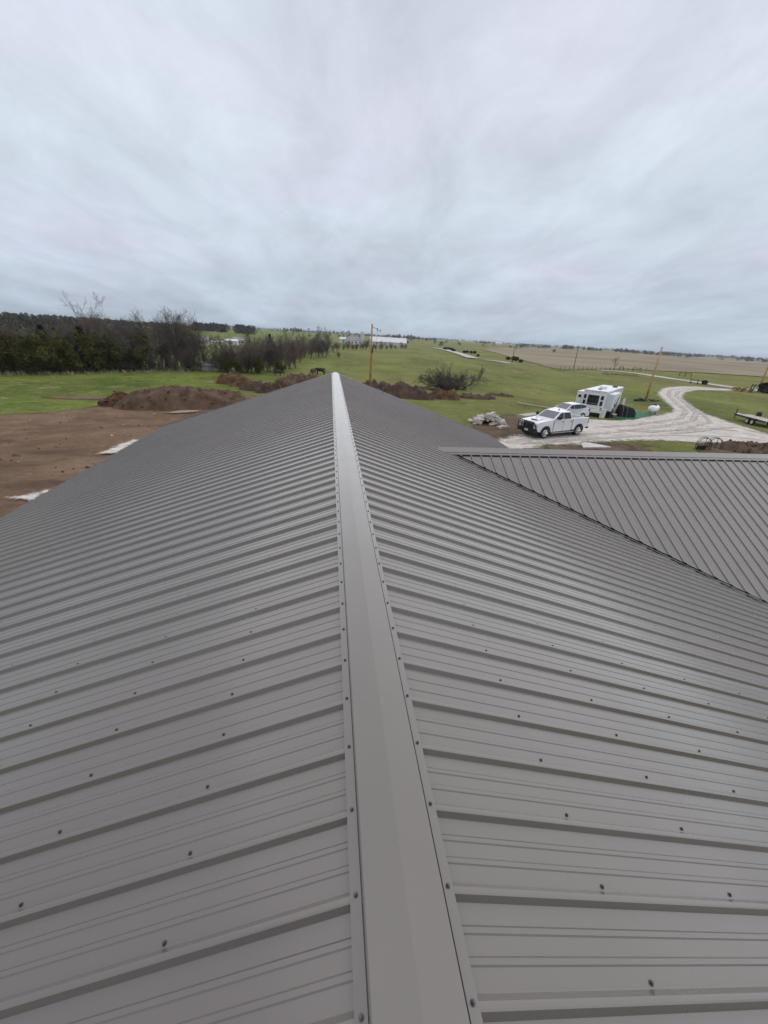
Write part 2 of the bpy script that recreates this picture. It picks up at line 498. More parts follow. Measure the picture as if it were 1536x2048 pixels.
def poly_sd(X, Y, poly):
    P = np.array(poly, float)
    d = np.full(X.shape, 1e9); inside = np.zeros(X.shape, bool)
    n = len(P)
    for i in range(n):
        a = P[i]; b = P[(i+1) % n]
        e = b-a
        wx, wy = X-a[0], Y-a[1]
        t = np.clip((wx*e[0]+wy*e[1])/(e@e+1e-12), 0, 1)
        d = np.minimum(d, np.hypot(wx-t*e[0], wy-t*e[1]))
        c1 = (a[1] <= Y) & (b[1] > Y); c2 = (a[1] > Y) & (b[1] <= Y)
        cr_ = e[0]*wy-e[1]*wx
        inside ^= (c1 & (cr_ > 0)) | (c2 & (cr_ < 0))
    return np.where(inside, d, -d)
def sheet(name, poly, res, mat, off, margin=.6, rough=0.0, kind='structure'):
    P = np.array(poly, float)
    x = np.arange(P[:, 0].min()-margin, P[:, 0].max()+margin+res, res)
    y = np.arange(P[:, 1].min()-margin, P[:, 1].max()+margin+res, res)
    X, Y = np.meshgrid(x, y)
    S = poly_sd(X, Y, poly)
    d = np.hypot(X, Y)
    Z = terr(X, Y)+off+.0005*d
    if rough:
        nz = np.array([mnoise.fractal(Vector((a*.55, b*.55, 3.1)), 1.0, 2.0, 4) for a, b in zip(X.ravel(), Y.ravel())]).reshape(X.shape)
        Z = Z+rough*np.clip(nz+.5, 0, 2)*np.clip(S*.8, 0, 1)
    nx = len(x)
    idx = np.arange(X.size).reshape(X.shape)
    keep = (np.maximum.reduce([S[:-1, :-1], S[1:, :-1], S[:-1, 1:], S[1:, 1:]]) > -margin)
    f = np.stack([idx[:-1, :-1], idx[:-1, 1:], idx[1:, 1:], idx[1:, :-1]], -1)[keep]
    used = np.unique(f); remap = np.full(X.size, -1); remap[used] = np.arange(len(used))
    v = np.stack([X.ravel(), Y.ravel(), Z.ravel()], 1)[used]
    me = np_mesh(name, v, remap[f], mat, {'edge': S.ravel()[used]})
    return tag(inst(name, me), kind=kind)
def gp(pts): return [tuple(at(*q)[:2]) for q in pts]
def ribbon(pts, w0, w1=None):
    """outline of a lane that follows pixel points"""
    w1 = w1 or w0
    P = [at(*q) for q in pts]
    l, r = [], []
    for i, q in enumerate(P):
        t = (P[min(i+1, len(P)-1)]-P[max(i-1, 0)]); t.z = 0; t.normalize()
        n_ = Vector((-t.y, t.x, 0)); ww = w0+(w1-w0)*i/max(1, len(P)-1)
        l.append(tuple((q+n_*ww/2)[:2])); r.append(tuple((q-n_*ww/2)[:2]))
    return l+r[::-1]

# bare yard behind the house
sheet('bare_dirt', gp([(-330, 868), (-150, 848), (0, 831), (60, 827), (109, 824), (164, 818), (208, 811), (260, 800), (330, 800), (420, 796), (505, 790)])
      + [(-4, 34), (0, 22), (-2, 8), (-3, -8), (-40, -8)], .5, M['dirt'], .012, 1.2, rough=.10)
sheet('dirt_track', gp([(78, 795), (120, 791), (200, 795), (250, 795), (255, 801), (205, 801), (150, 799)]), .3, M['dirt'], .03, .8)
sheet('driveway', gp([(960, 905), (985, 888), (1003, 878), (1048, 868), (1100, 852), (1150, 843), (1173, 839), (1235, 842), (1269, 837), (1290, 834), (1320, 830), (1342, 826),
                      (1347, 820), (1338, 810), (1326, 800), (1318, 792), (1316, 785), (1322, 779), (1336, 775), (1362, 773.5), (1395, 774), (1430, 777), (1462, 779),
                      (1462, 782), (1436, 781.5), (1395, 781), (1372, 785), (1364, 792), (1368, 801), (1383, 813), (1412, 829), (1458, 845), (1504, 859), (1540, 871),
                      (1640, 900), (1640, 900), (1600, 892), (1536, 887), (1412, 886), (1365, 884), (1310, 881), (1226, 883), (1177, 885), (1162, 889), (1100, 890), (1040, 900), (1000, 930)]),
      .45, M['gravel'], .02, .9)
sheet('soil_strip', gp([(1000, 880), (1050, 866), (1048, 838), (1020, 828), (990, 835), (945, 850), (925, 870), (960, 900)]), .4, M['soil'], .012, .9)
sheet('soil_patch', gp([(1090, 889), (1165, 887), (1230, 885), (1290, 890), (1300, 905), (1100, 905)]), .3, M['soil'], .012, .7, rough=.05)
sheet('soil_bank', gp([(1395, 899), (1415, 895), (1450, 894), (1500, 894), (1545, 893), (1600, 900), (1580, 915), (1400, 915)]), .25, M['soil'], .03, .6, rough=.2)
for k, (pts, w_) in enumerate((([(1010, 886), (1100, 876), (1200, 868), (1300, 862), (1400, 858), (1470, 862)], .5), ([(1040, 889), (1150, 881), (1250, 875), (1350, 871), (1450, 874), (1530, 882)], .45),
                              ([(1200, 855), (1290, 848), (1360, 838), (1372, 824), (1352, 806), (1336, 792), (1340, 781), (1380, 776.5), (1430, 778)], .55),
                              ([(1240, 862), (1330, 853), (1385, 842), (1392, 827), (1372, 808), (1352, 793), (1356, 784), (1390, 778.5), (1435, 779)], .55),
                              ([(1290, 866), (1380, 856), (1420, 846), (1410, 833), (1390, 820), (1376, 808)], .4), ([(1340, 868), (1420, 858), (1470, 856), (1530, 869)], .5))):
    sheet('tyre_track', ribbon(pts, w_), .25, M['track'], .034+.004*k, .3)
# lanes far out
sheet('farm_road', ribbon([(1560, 787), (1500, 780), (1462, 775), (1400, 766), (1330, 756), (1280, 748), (1235, 743), (1195, 740.5)], 4.6, 5.0), 1.2, M['lane'], .05, 1.2)
sheet('farm_road', ribbon([(1024, 728.3), (1005, 725), (985, 722), (968, 721)], 4.6), 1.2, M['lane'], .12, 1.2)
sheet('farm_road', ribbon([(945, 717.5), (925, 710), (908, 705), (890, 700), (868, 696.5)], 5.5, 6.0), 1.6, M['lane'], .25, 1.6)
def far_poly(pts): return gp(pts)
sheet('stubble_field', gp([(1115, 742), (1180, 739), (1250, 738.5), (1310, 742), (1400, 746), (1480, 751), (1560, 757), (1680, 768), (1700, 730), (1540, 722.5), (1400, 715), (1250, 706), (1100, 697.5), (985, 697), (960, 699),
                             (990, 706), (1040, 720), (1090, 733)]), 6.0, M['field'], .10, 8.0)

# white rock and slab patches
sheet('white_gravel', gp([(200, 912), (222, 903), (238, 894), (268, 884), (276, 884), (262, 895), (235, 910)]), .12, M['white_stone'], .12, .4)
sheet('white_gravel', gp([(16, 1001), (55, 995), (92, 986), (104, 986), (70, 1006), (44, 1003)]), .12, M['white_stone'], .12, .3)
sheet('pale_dirt_edge', gp([(322, 829), (360, 825), (400, 823), (395, 827), (345, 830)]), .2, M['paledirt'], .12, .4)

# ------------------------------------------------------------------ the house
A = 0.3297
TA, CA, SA = math.tan(A), math.cos(A), math.sin(A)
RZ = CAM[2]-1.4641            # ridge height
S9 = .2286
EAVE = 6.88/CA
Y_FAR, Y_NEAR = 17.35, -3.4
house = empty('house', (0, 0, 0))
tag(house, 'long house under a grey ribbed metal gable roof with a lower cross wing', 'house')

def rib_profile():
    """one 9 inch bay from the near foot of a rib: (offset along, height)"""
    return [(0.0, 0.0), (.011, .0205), (.016, .0215), (.023, .0215), (.029, .0205), (.047, 0.0),
            (.094, 0.0), (.098, .0032), (.111, .0032), (.116, 0.0),
            (.157, 0.0), (.161, .0032), (.174, .0032), (.179, 0.0)]
PROF = []
for b_ in range(4):
    PROF += [(b_*S9+a, h) for a, h in rib_profile()]
PROF_FULL = PROF+[(4*S9+a, h+.0014) for a, h in rib_profile()[:6]]+[(4*S9+.050, .0006)]
def slope_panel(name, length, nseg=6):
    vs, fs = [], []
    n = len(PROF_FULL)
    for j in range(nseg+1):
        s = length*j/nseg
        for a, h in PROF_FULL:
            vs.append((s, a, h-.012))
    for j in range(nseg):
        for i in range(n-1):
            fs.append((j*n+i, (j+1)*n+i, (j+1)*n+i+1, j*n+i+1))
    # underside edge closing strip at the eave
    k = nseg*n
    for i in range(n-1):
        a, h = PROF_FULL[i], PROF_FULL[i+1]
        q = len(vs)
        vs += [(length, a[0], a[1]-.0128), (length, h[0], h[1]-.0128)]
        fs.append((k+i, q, q+1, k+i+1))
    me = MB().add(vs, fs).mesh(name, M['roof'])
    return me
pan_long = slope_panel('roof_panel', 8.05/CA)
pan_std = slope_panel('roof_panel', EAVE)
def frame_matrix(sgn, y0):
    # local x runs down the slope, y along the ridge, z out of the roof
    if sgn > 0:
        X_ = Vector((CA, 0, -SA)); Z_ = Vector((SA, 0, CA))
    else:
        X_ = Vector((-CA, 0, -SA)); Z_ = Vector((-SA, 0, CA))
    Y_ = Vector((0, 1, 0))
    return Matrix(((X_.x, Y_.x, Z_.x, 0), (X_.y, Y_.y, Z_.y, y0), (X_.z, Y_.z, Z_.z, RZ), (0, 0, 0, 1)))
LPH, RPH = .5688, .3333
PW = 4*S9
for sgn, ph in ((-1, LPH), (1, RPH)):
    k0 = math.floor((Y_NEAR-ph)/PW)
    y = ph+k0*PW
    ylast = 0
    while y+PW <= Y_FAR+.25:
        o = inst('roof_panel', pan_long if (sgn > 0 and y < 8.6) else pan_std, house)
        o.matrix_world = frame_matrix(sgn, y)
        y += PW
        ylast = y
    Y_END = ylast+.05
    # gable trim: an angle over the last rib
    t = MB()
    mloc = frame_matrix(sgn, ylast)
    q = [mloc @ Vector(c) for c in ((.15, -.03, .0095), (EAVE, -.03, .0095), (EAVE, .062, .0095), (.15, .062, .0095))]
    t.slab(q if sgn > 0 else q[::-1], .003)
    q = [mloc @ Vector(c) for c in ((.0, .062, .0125), (EAVE, .062, .0125), (EAVE, .062, -.14), (.0, .062, -.14))]
    t.slab(q, .003)
    t.build('rake_trim', M['roof'], house)
    # eave trim below the panel ends
    t = MB()
    ex = EAVE-.03
    q = [frame_matrix(sgn, 0) @ Vector(c) for c in ((ex, Y_NEAR-.5, -.016), (ex, ylast, -.016), (ex, ylast, -.2), (ex, Y_NEAR-.5, -.2))]
    t.slab(q if sgn > 0 else q[::-1], .004)
    t.build('eave_trim', M['trim'], house)
GABLE_Y = ylast
# ridge cap, bent over the ridge with a hemmed groove on each flank
cap_prof = [(.0, .0376), (.1085, .0360), (.1087, .0335), (.080, .0335), (.080, .0102), (.1225, .0102), (.123, .0185), (.158, .0160), (.1595, .0085)]
ys = np.linspace(Y_NEAR-.5, GABLE_Y+.03, 60)
vs, fs = [], []
full = [(-s, n_) for s, n_ in cap_prof[::-1]]+cap_prof[1:]
for y in ys:
    for s, n_ in full:
        sg = -1 if s < 0 else 1
        a_ = abs(s)
        vs.append((sg*(a_*CA+n_*SA*(1 if a_ > 0 else 0)), y, RZ-a_*SA+n_*CA))
nn = len(full)
for j in range(len(ys)-1):
    for i in range(nn-1):
        fs.append((j*nn+i, j*nn+i+1, (j+1)*nn+i+1, (j+1)*nn+i))
MB().add(vs, fs).build('ridge_cap', M['roof'], house)

# screws
sc = MB()
sc.tube([(0, 0, 0), (0, 0, .0016)], .0074, 10)
sc.tube([(0, 0, .0016), (0, 0, .0026)], .0060, 10)
sc.tube([(0, 0, .0026), (0, 0, .0076)], .0043, 6)
screw_me = sc.mesh('screw', M['screw'])
spots = []
for sgn, ph, s0, ds in ((-1, LPH, .747, .63), (1, RPH, .785, .645)):
    phc = .3657 if sgn < 0 else RPH+.0245
    phc = ph+.0245+0*phc
    k = -18
    while True:
        y = phc+k*S9
        if y > GABLE_Y-.05: break
        if y > Y_NEAR:
            spots.append((sgn, .1395, y, .0172))
            q = 0
            while s0+q*ds < (EAVE-.1 if y > 8.4 or sgn < 0 else 7.6/CA):
                s = s0+q*ds
                xx = s*CA
                vy = 8.38-(xx-2.2134)*.6157
                if not (sgn > 0 and xx > 2.2 and vy-.1 < y < 8.6+(xx-2.2)*.6):
                    spots.append((sgn, s+RND.uniform(-.008, .008), y+.0355, -.0118))
                q += 1
        k += 1
pts = []
for sgn, s, y, n_ in spots:
    mloc = frame_matrix(sgn, y) @ Matrix.Translation((s, 0, n_)) @ Matrix.Rotation(RND.uniform(0, 3), 4, 'Z')
    P = mloc.translation
    z = (np.array(P)-CAM) @ AX_F
    u = 768+F_PX*((np.array(P)-CAM) @ AX_R)/max(z, .01); v_ = 1024-F_PX*((np.array(P)-CAM) @ AX_U)/max(z, .01)
    vis = z > .1 and -40 < u < 1576 and 500 < v_ < 2100
    pts.append((0 if vis else 1, (P-Vector(CAM)).length, mloc))
pts.sort(key=lambda q: (q[0], q[1]))
for _, _, mloc in pts[:300]:
    o = inst('screw', screw_me, house)
    o.matrix_world = mloc
rest = MB()
small = MB(); small.tube([(0, 0, 0), (0, 0, .0076)], [.0074, .0038], 6)
for _, _, mloc in pts[300:]:
    rest.add([mloc @ Vector(q) for q in small.v], small.f)
tag(rest.build('screws', M['screw'], house), kind='stuff')

# cross wing: ridge along X, its near slope meets the main roof in a valley
WY, WZ, WX0 = 8.38, RZ-.757, 2.2134
WT = .5558
WA = math.atan(WT); WCA, WSA = math.cos(WA), math.sin(WA)
LIFT = .016
WXE, WEND = 16.0, 4.15
def valley_y(x): return max(WY-(x-WX0)*.6157, WEND)
rib_x0 = 2.859-S9*3
k = 0
xw = rib_x0
strip_me = None
while xw < WXE-.5:
    for far in (0, 1):
        vs, fs = [], []
        nseg = 1 if far else 5
        cols = []
        for a, h in PROF_FULL:
            x = xw+a
            if x < WX0+.18: x = WX0+.18
            ye = (WY-valley_y(x)-.045) if x < 8.0 else WY-WEND
            ye = max(ye, .05)
            cols.append((x, h, ye))
        for j in range(nseg+1):
            for x, h, ye in cols:
                dy = .03+(ye-.03)*j/nseg
                n_ = h+LIFT
                if not far: vs.append((x, WY-dy-n_*WSA, WZ-dy*WT+n_*WCA))
                else: vs.append((x, WY+dy+n_*WSA, WZ-dy*WT+n_*WCA))
        n = len(cols)
        for j in range(nseg):
            for i in range(n-1):
                f = (j*n+i, (j+1)*n+i, (j+1)*n+i+1, j*n+i+1)
                fs.append(f if not far else f[::-1])
        MB().add(vs, fs).build('roof_panel', M['roof'], house)
    # black foam in the open rib ends and under the cap
    for b_ in range(4):
        x = xw+b_*S9
        ye = WY-valley_y(x+.02)-.045
        if x > WX0+.2 and ye > .12 and x < 7.95:
            mb = MB()
            p0 = Vector((x+.002, WY-ye-.012, WZ-ye*WT+.012)); p1 = p0+Vector((.044, -.027, -.013))
            dn = Vector((0, -WSA, WCA))*(LIFT+.008)
            mb.slab([p0, p1, p1+dn, p0+dn], .006)
            mb.build('foam_closure', M['foam'], house)
        if x > WX0+.3:
            dy = .205
            if strip_me is None:
                dn = Vector((0, -WSA, WCA))*.0185
                q1 = Vector((S9-.054, 0, 0))
                strip_me = MB().slab([Vector(), q1, q1+dn, dn], .004).mesh('foam_strip', M['foam'])
            inst('foam_strip', strip_me, house, (x+.050, WY-dy-LIFT*WSA, WZ-dy*WT+LIFT*WCA))
    xw += PW
# wing cap
capw = [(.0, .030), (.150, .024), (.153, .010), (.160, .010), (.163, .0225), (.212, .0205), (.2135, .013)]
full = [(-s, n_) for s, n_ in capw[::-1]]+capw[1:]
xs = np.linspace(WX0-.16, WXE, 30)
vs, fs = [], []
for ix, x in enumerate(xs):
    for s, n_ in full:
        sg = -1 if s < 0 else 1
        a_ = abs(s); nn_ = n_+LIFT
        vs.append((x, WY+sg*(a_*WCA+(nn_*WSA if a_ > 0 else 0)), WZ-a_*WSA+nn_*WCA))
nn = len(full)
for j in range(len(xs)-1):
    for i in range(nn-1):
        fs.append((j*nn+i, (j+1)*nn+i, (j+1)*nn+i+1, j*nn+i+1))
MB().add(vs, fs).build('ridge_cap', M['roof'], house)
# valley flashing lying on the main slope
vf = MB()
def on_main(x, y, n_): return Vector((x+n_*SA, y, RZ-x*TA+n_*CA))
for (d0, d1, n0, n1) in ((-.045, .012, .0115, .0145), (-.30, -.020, .0095, .010)):
    a0 = on_main(WX0+.1, WY-.10*.6157+d0, n0); a1 = on_main(8.0, valley_y(8.0)+d0, n0)
    b1 = on_main(8.0, valley_y(8.0)+d1, n1); b0 = on_main(WX0+.1, WY-.10*.6157+d1, n1)
    if d0 > -.1:
        vf.slab([a0, a1, b1, b0], .003)
vf.build('valley_flashing', M['trim'], house)
# wing screws
ws = MB()
x = rib_x0+.060
wspots = []
while x < 12.5:
    s = .55
    while s < 4.9:
        y = WY-s*WCA
        if y > valley_y(x)+.15:
            wspots.append((x, y, WZ-s*WSA))
        s += .62
    x += S9
zax = Vector((0, -WSA, WCA)); xax = Vector((1, 0, 0)); yax = zax.cross(xax)
for q in wspots:
    mloc = Matrix(((xax.x, yax.x, zax.x, q[0]+zax.x*LIFT), (xax.y, yax.y, zax.y, q[1]+zax.y*LIFT), (xax.z, yax.z, zax.z, q[2]+zax.z*LIFT), (0, 0, 0, 1)))
    ws.add([mloc @ Vector(c) for c in small.v], small.f)
tag(ws.build('screws', M['screw'], house), kind='stuff')
# walls under the roofs
EZ = RZ-6.88*TA-.16
for nm, bx in (('wall', (-6.35, -6.2, Y_NEAR, GABLE_Y-.45, 0, EZ)), ('wall', (6.2, 6.35, Y_NEAR, GABLE_Y-.45, 0, EZ))):
    MB().box(*bx).build(nm, M['siding'], house)
g = MB()
for yy in (GABLE_Y-.45, Y_NEAR):
    g.add([(-6.2, yy, 0), (6.2, yy, 0), (6.2, yy, EZ), (0, yy, RZ-.2), (-6.2, yy, EZ), (-6.2, yy+.14, 0), (6.2, yy+.14, 0), (6.2, yy+.14, EZ), (0, yy+.14, RZ-.2), (-6.2, yy+.14, EZ)],
          [(0, 1, 2, 3, 4), (9, 8, 7, 6, 5), (0, 5, 6, 1), (1, 6, 7, 2), (2, 7, 8, 3), (3, 8, 9, 4), (4, 9, 5, 0)])
g.build('wall', M['siding'], house, fix=True)
MB().box(6.37, WXE-.3, 4.7, 4.85, 0, WZ-3.9*WT).box(6.37, WXE-.3, 11.9, 12.05, 0, WZ-3.9*WT).build('wall', M['siding'], house)

# ------------------------------------------------------------------ trees
def seg_branch(mb_by_level, rnd, p, d, length, rad, level, prm):
    nseg = (7, 5, 4, 3, 2)[min(level, 4)]
    pts = [p.copy()]; rads = [rad]
    dd = d.copy()
    kids = []
    for i in range(nseg):
        j = prm['wiggle']*(1+.4*level)
        dd = (dd+Vector((rnd.gauss(0, j), rnd.gauss(0, j), rnd.gauss(0, j*.7)+prm['up']*(.5 if level else .1)))).normalized()
        p = p+dd*(length/nseg)
        pts.append(p.copy()); rads.append(rad*(1-(i+1)/nseg*.78))
        kids.append((p.copy(), dd.copy(), rads[-1], (i+1)/nseg))
    mb_by_level[0 if level == 0 else 1].tube(pts, rads, (6, 5, 3, 3, 3)[min(level, 4)], cap=False)
    if level >= prm['levels']: return
    n = prm['kids'][level]
    for k in range(n):
        t = prm['start'][level]+(1-prm['start'][level])*((k+rnd.random()*.8)/n)
        i = min(int(t*nseg), nseg-1)
        q, qd, qr, _ = kids[i]
        q = q-qd*(length/nseg)*(1-(t*nseg-i))*.9
        ang = rnd.uniform(*prm['angle'][level])
        az = rnd.uniform(0, 2*math.pi)
        a = qd.cross(Vector((0, 0, 1)) if abs(qd.z) < .95 else Vector((1, 0, 0))).normalized()
        b = qd.cross(a)
        nd = (qd*math.cos(ang)+(a*math.cos(az)+b*math.sin(az))*math.sin(ang)).normalized()
        ln = length*rnd.uniform(*prm['ratio'][level])*(1.0-.35*t if level == 0 else 1.0-.2*t)
        r_ = max(min(qr*.75, rad*.5), prm['rmin'])
        seg_branch(mb_by_level, rnd, q, nd, ln, r_, level+1, prm)
def make_bare(seed, height, prm, stems=1, lean=.08):
    rnd = random.Random(seed)
    mbs = [MB(), MB()]
    for s in range(stems):
        d = Vector((rnd.gauss(0, lean), rnd.gauss(0, lean), 1)).normalized()
        p = Vector((rnd.gauss(0, .12*(stems-1)), rnd.gauss(0, .12*(stems-1)), -.15))
        seg_branch(mbs, rnd, p, d, height*(1 if s == 0 else rnd.uniform(.6, 1)), prm['r0']*(1 if stems == 1 else .6), 0, prm)
    return mbs
P_OAK = dict(levels=4, kids=(9, 6, 5, 4), start=(.28, .25, .2, .1), angle=((.5, 1.1), (.4, .9), (.35, .9), (.3, .8)), ratio=((.42, .62), (.4, .65), (.4, .6), (.35, .6)),
             wiggle=.10, up=.10, rmin=.016, r0=.19)
P_BRUSH = dict(levels=4, kids=(13, 7, 5, 3), start=(.10, .15, .1, .1), angle=((.35, .95), (.35, .85), (.3, .9), (.3, .9)), ratio=((.42, .68), (.42, .68), (.4, .65), (.4, .7)),
               wiggle=.08, up=.13, rmin=.0125, r0=.11)
P_FORK = dict(levels=4, kids=(6, 6, 6, 4), start=(.42, .35, .2, .1), angle=((.45, .9), (.4, .9), (.4, 1.0), (.3, .9)), ratio=((.55, .75), (.4, .6), (.35, .55), (.35, .6)),
              wiggle=.12, up=.09, rmin=.016, r0=.18)
def tree_meshes(kind, seed, height, prm, stems, twig, lean=.08, nm='branches'):
    a, b = make_bare(seed, height, prm, stems, lean)
    return (a.mesh('trunk', M['bark']), b.mesh(nm, twig))
def leaf_cloud(rnd, n, shape, size, droop=0.0):
    vs, fs = [], []
    for i in range(n):
        c, out_ = shape(rnd)
        s = size*rnd.uniform(.5, 1.4)
        u = (out_+Vector((rnd.gauss(0, .6), rnd.gauss(0, .6), rnd.gauss(0, .5)-droop))).normalized()
        v = u.cross(Vector((rnd.gauss(0, 1), rnd.gauss(0, 1), rnd.gauss(0, 1)))).normalized()
        k = len(vs)
        vs += [c-v*s*.38, c+v*s*.38, c+u*s]
        fs.append((k, k+1, k+2))
    return vs, fs
def make_cedar(seed, h, wid, n=5000, size=.27, rnd_top=False):
    rnd = random.Random(seed)
    lumps = [(rnd.uniform(0, 6.28), rnd.uniform(.1, .95), rnd.uniform(.1, .35)) for _ in range(16)]
    def shp(r):
        t = r.random()**.75
        z = h*(.04+.96*t)
        prof = math.sqrt(max(0, 1-(2*t-.95)**2))+.05 if rnd_top else (1-t)**.75*(.75+.25*math.sin(t*9+seed))
        az = r.uniform(0, 6.283)
        k = 1.0
        for la, lt, lw in lumps:
            da = math.atan2(math.sin(az-la), math.cos(az-la))
            k += lw*1.6*math.exp(-(da/.5)**2-((t-lt)/.12)**2)
        k *= .62
        rr = wid*prof*k*(r.random()**.4)+.06
        o = Vector((math.cos(az), math.sin(az), .35))
        return Vector((math.cos(az)*rr, math.sin(az)*rr, z)), o
    vs, fs = leaf_cloud(rnd, n, shp, size)
    tr = MB(); tr.tube([(0, 0, -.1), (.03, 0, h*.5), (0, .02, h*.93)], [.13, .09, .02], 6)
    return tr.mesh('trunk', M['bark']), MB().add(vs, fs).mesh('crown', M['cedar'])
def make_bud(seed, h, wid, n=5500):
    """shrubby tree in first leaf: stems with loose small leaves near the twigs"""
    rnd = random.Random(seed)
    prm = dict(P_BRUSH); prm['levels'] = 3; prm['kids'] = (9, 6, 3); prm['angle'] = ((.4, 1.0), (.4, .9), (.3, .9)); prm['up'] = .06
    a, b = make_bare(seed, h*.85, prm, 3, .28)
    tips = [Vector(q) for q in b.v[::2]]
    def shp(r):
        c = r.choice(tips)+Vector((r.gauss(0, .16), r.gauss(0, .16), r.gauss(0, .14)))
        return c, Vector((c.x, c.y, .3)).normalized()
    vs, fs = leaf_cloud(rnd, n, shp, .19)
    b2 = MB(); b2.v = a.v+b.v; b2.f = a.f+[tuple(i+len(a.v) for i in f) for f in b.f]
    return b2.mesh('branches', M['bark']), MB().add(vs, fs).mesh('foliage', M['bud'])
T_OAK = [tree_meshes('oak', 31+i, 8.0, P_OAK, 1, M['twig']) for i in range(3)]
T_THIN = [tree_meshes('thin', 51+i, 8.0, P_BRUSH, 1, M['twig'] if i else M['twiggrey'], .05) for i in range(3)]
T_BRUSH = [tree_meshes('brush', 71+i, 6.0, P_BRUSH, 4, M['twigred'], .30) for i in range(3)]
T_FORK = [tree_meshes('fork', 91+i, 8.0, P_FORK, 1, M['twigpale'], .05) for i in range(2)]
T_CED = [make_cedar(3+i, 6.0, 1.9+.3*(i % 3)) for i in range(4)]
T_ROUND = [make_cedar(43+i, 3.0, 2.6, 1800, .4, True) for i in range(3)]
T_BUD = [make_bud(13+i, 4.2, 2.0) for i in range(3)]
def plant(name, meshes, loc, scale, label, cat, group=None, rz=None, sz=1.0, parts=('trunk', 'branches')):
    e = empty(name, loc, RND.uniform(0, 6.28) if rz is None else rz, scale)
    e.scale = (scale, scale, scale*sz)
    tag(e, label, cat, group)
    for me, pn in zip(meshes, parts):
        inst(pn, me, e)
    return e
def lib_h(meshes):
    return max(max(v_.co.z for v_ in me.vertices) for me in meshes)
_LH = {}
def tree_px(name, lib, i, px, py, top_py, base_h, label, group=None, cat='tree', parts=('trunk', 'branches'), back=0.0, rz=None, top_px=None):
    P = at(px, py)
    if back:
        d = Vector((P.x-CAM[0], P.y-CAM[1], 0)).normalized()
        P = P+d*back; P.z = terr1(P.x, P.y)
    h = zat(px if top_px is None else top_px, top_py, P)-P.z
    k_ = lib[i % len(lib)][0].name
    if k_ not in _LH: _LH[k_] = lib_h(lib[i % len(lib)])
    base_h = _LH[k_]*(.97 if lib is T_CED or lib is T_ROUND else .94)
    return plant(name, lib[i % len(lib)], P, h/base_h, label, cat, group, rz, 1.0, parts)
ORD = ('first second third fourth fifth sixth seventh eighth ninth tenth eleventh twelfth thirteenth fourteenth fifteenth sixteenth '
       'seventeenth eighteenth nineteenth twentieth twenty-first twenty-second twenty-third twenty-fourth').split()
# named trees of the row
tree_px('forked_tree', T_FORK, 0, 186, 741, 590, 10.0, 'tall forked bare tree with pale twiggy top rising above the hedgerow', None, rz=2.0)
tree_px('bare_tree', T_OAK, 2, -34, 752, 575, 10.0, 'bare tree at the picture edge whose bare limbs arch over dark cedars', None, rz=.5)
tree_px('bare_tree', T_OAK, 0, 352, 741, 622, 10.4, 'broad bare tree with fan of fine branches near the end of the hedgerow', None, rz=1.0)
tree_px('bare_tree', T_OAK, 1, 408, 741, 645, 9.8, 'bare leaning tree with crooked dark limbs at the end of the hedgerow', None, rz=4.2)
tree_px('bare_tree', T_THIN, 0, 292, 741, 620, 9.4, 'slim upright bare tree standing tallest of the hedgerow middle', None)
tree_px('bare_tree', T_OAK, 2, 222, 742, 648, 10.0, 'dark crooked bare tree beside the tall forked tree', None)
for i, px in enumerate([-60, -30, 0, 24, 45, 62, 88, 104, 128, 150, 176, 205, 228, 250, 282, 306, 338, 378]):
    top = 650+RND.uniform(0, 34)+(px > 220)*26
    tree_px('cedar_tree', T_CED, i, px, 748-.02*px, top, 6.0, f'dark green hedgerow cedar, {ORD[i]} cedar counted from the dirt yard end', 'cedars of the hedgerow', parts=('trunk', 'crown'), back=RND.uniform(1, 9))
for i, px in enumerate([-45, -15, 18, 40, 58, 80, 100, 122, 142, 158, 175, 198, 214, 235, 255, 270]):
    tree_px('budding_shrub', T_BUD, i, px, 749-.02*px, 656+RND.uniform(0, 30), 4.1, f'olive green shrub in first leaf, {ORD[i]} along the hedgerow front from the yard end', 'budding shrubs of the hedgerow', 'shrub', ('branches', 'foliage'), back=RND.uniform(0, 3))
for i, px in enumerate([205, 218, 232, 244, 256, 266, 278, 288, 300, 312, 322, 333, 345, 358, 368, 380, 392, 402]):
    tree_px('bare_tree', T_THIN if i % 2 else T_BRUSH, i, px, 742, 614+RND.uniform(0, 30)+max(0, px-370)*.5, 9.4, f'thin grey bare tree, {ORD[i]} of the tangle past the tall forked tree', 'thin bare trees of the hedgerow', back=RND.uniform(-1, 10))
for i, px in enumerate([215, 262, 300, 318, 345, 366, 388, 398]):
    tree_px('brush_clump', T_BRUSH, i, px, 742, 700+RND.uniform(-8, 14), 6.8, f'leafless reddish brush clump, {ORD[i]} at the hedgerow foot past the forked tree', 'brush of the hedgerow', 'shrub')
for i in range(22):
    px = -40+i*12+RND.uniform(-4, 4)
    tree_px('bare_tree', T_BRUSH if i % 3 else T_THIN, i, px, 748-.02*px, 636+RND.uniform(0, 26), 7.0, f'twiggy brown bare tree, {ORD[i]} among the hedgerow cedars from the yard end', 'twiggy trees among the hedgerow cedars', back=RND.uniform(2, 9))
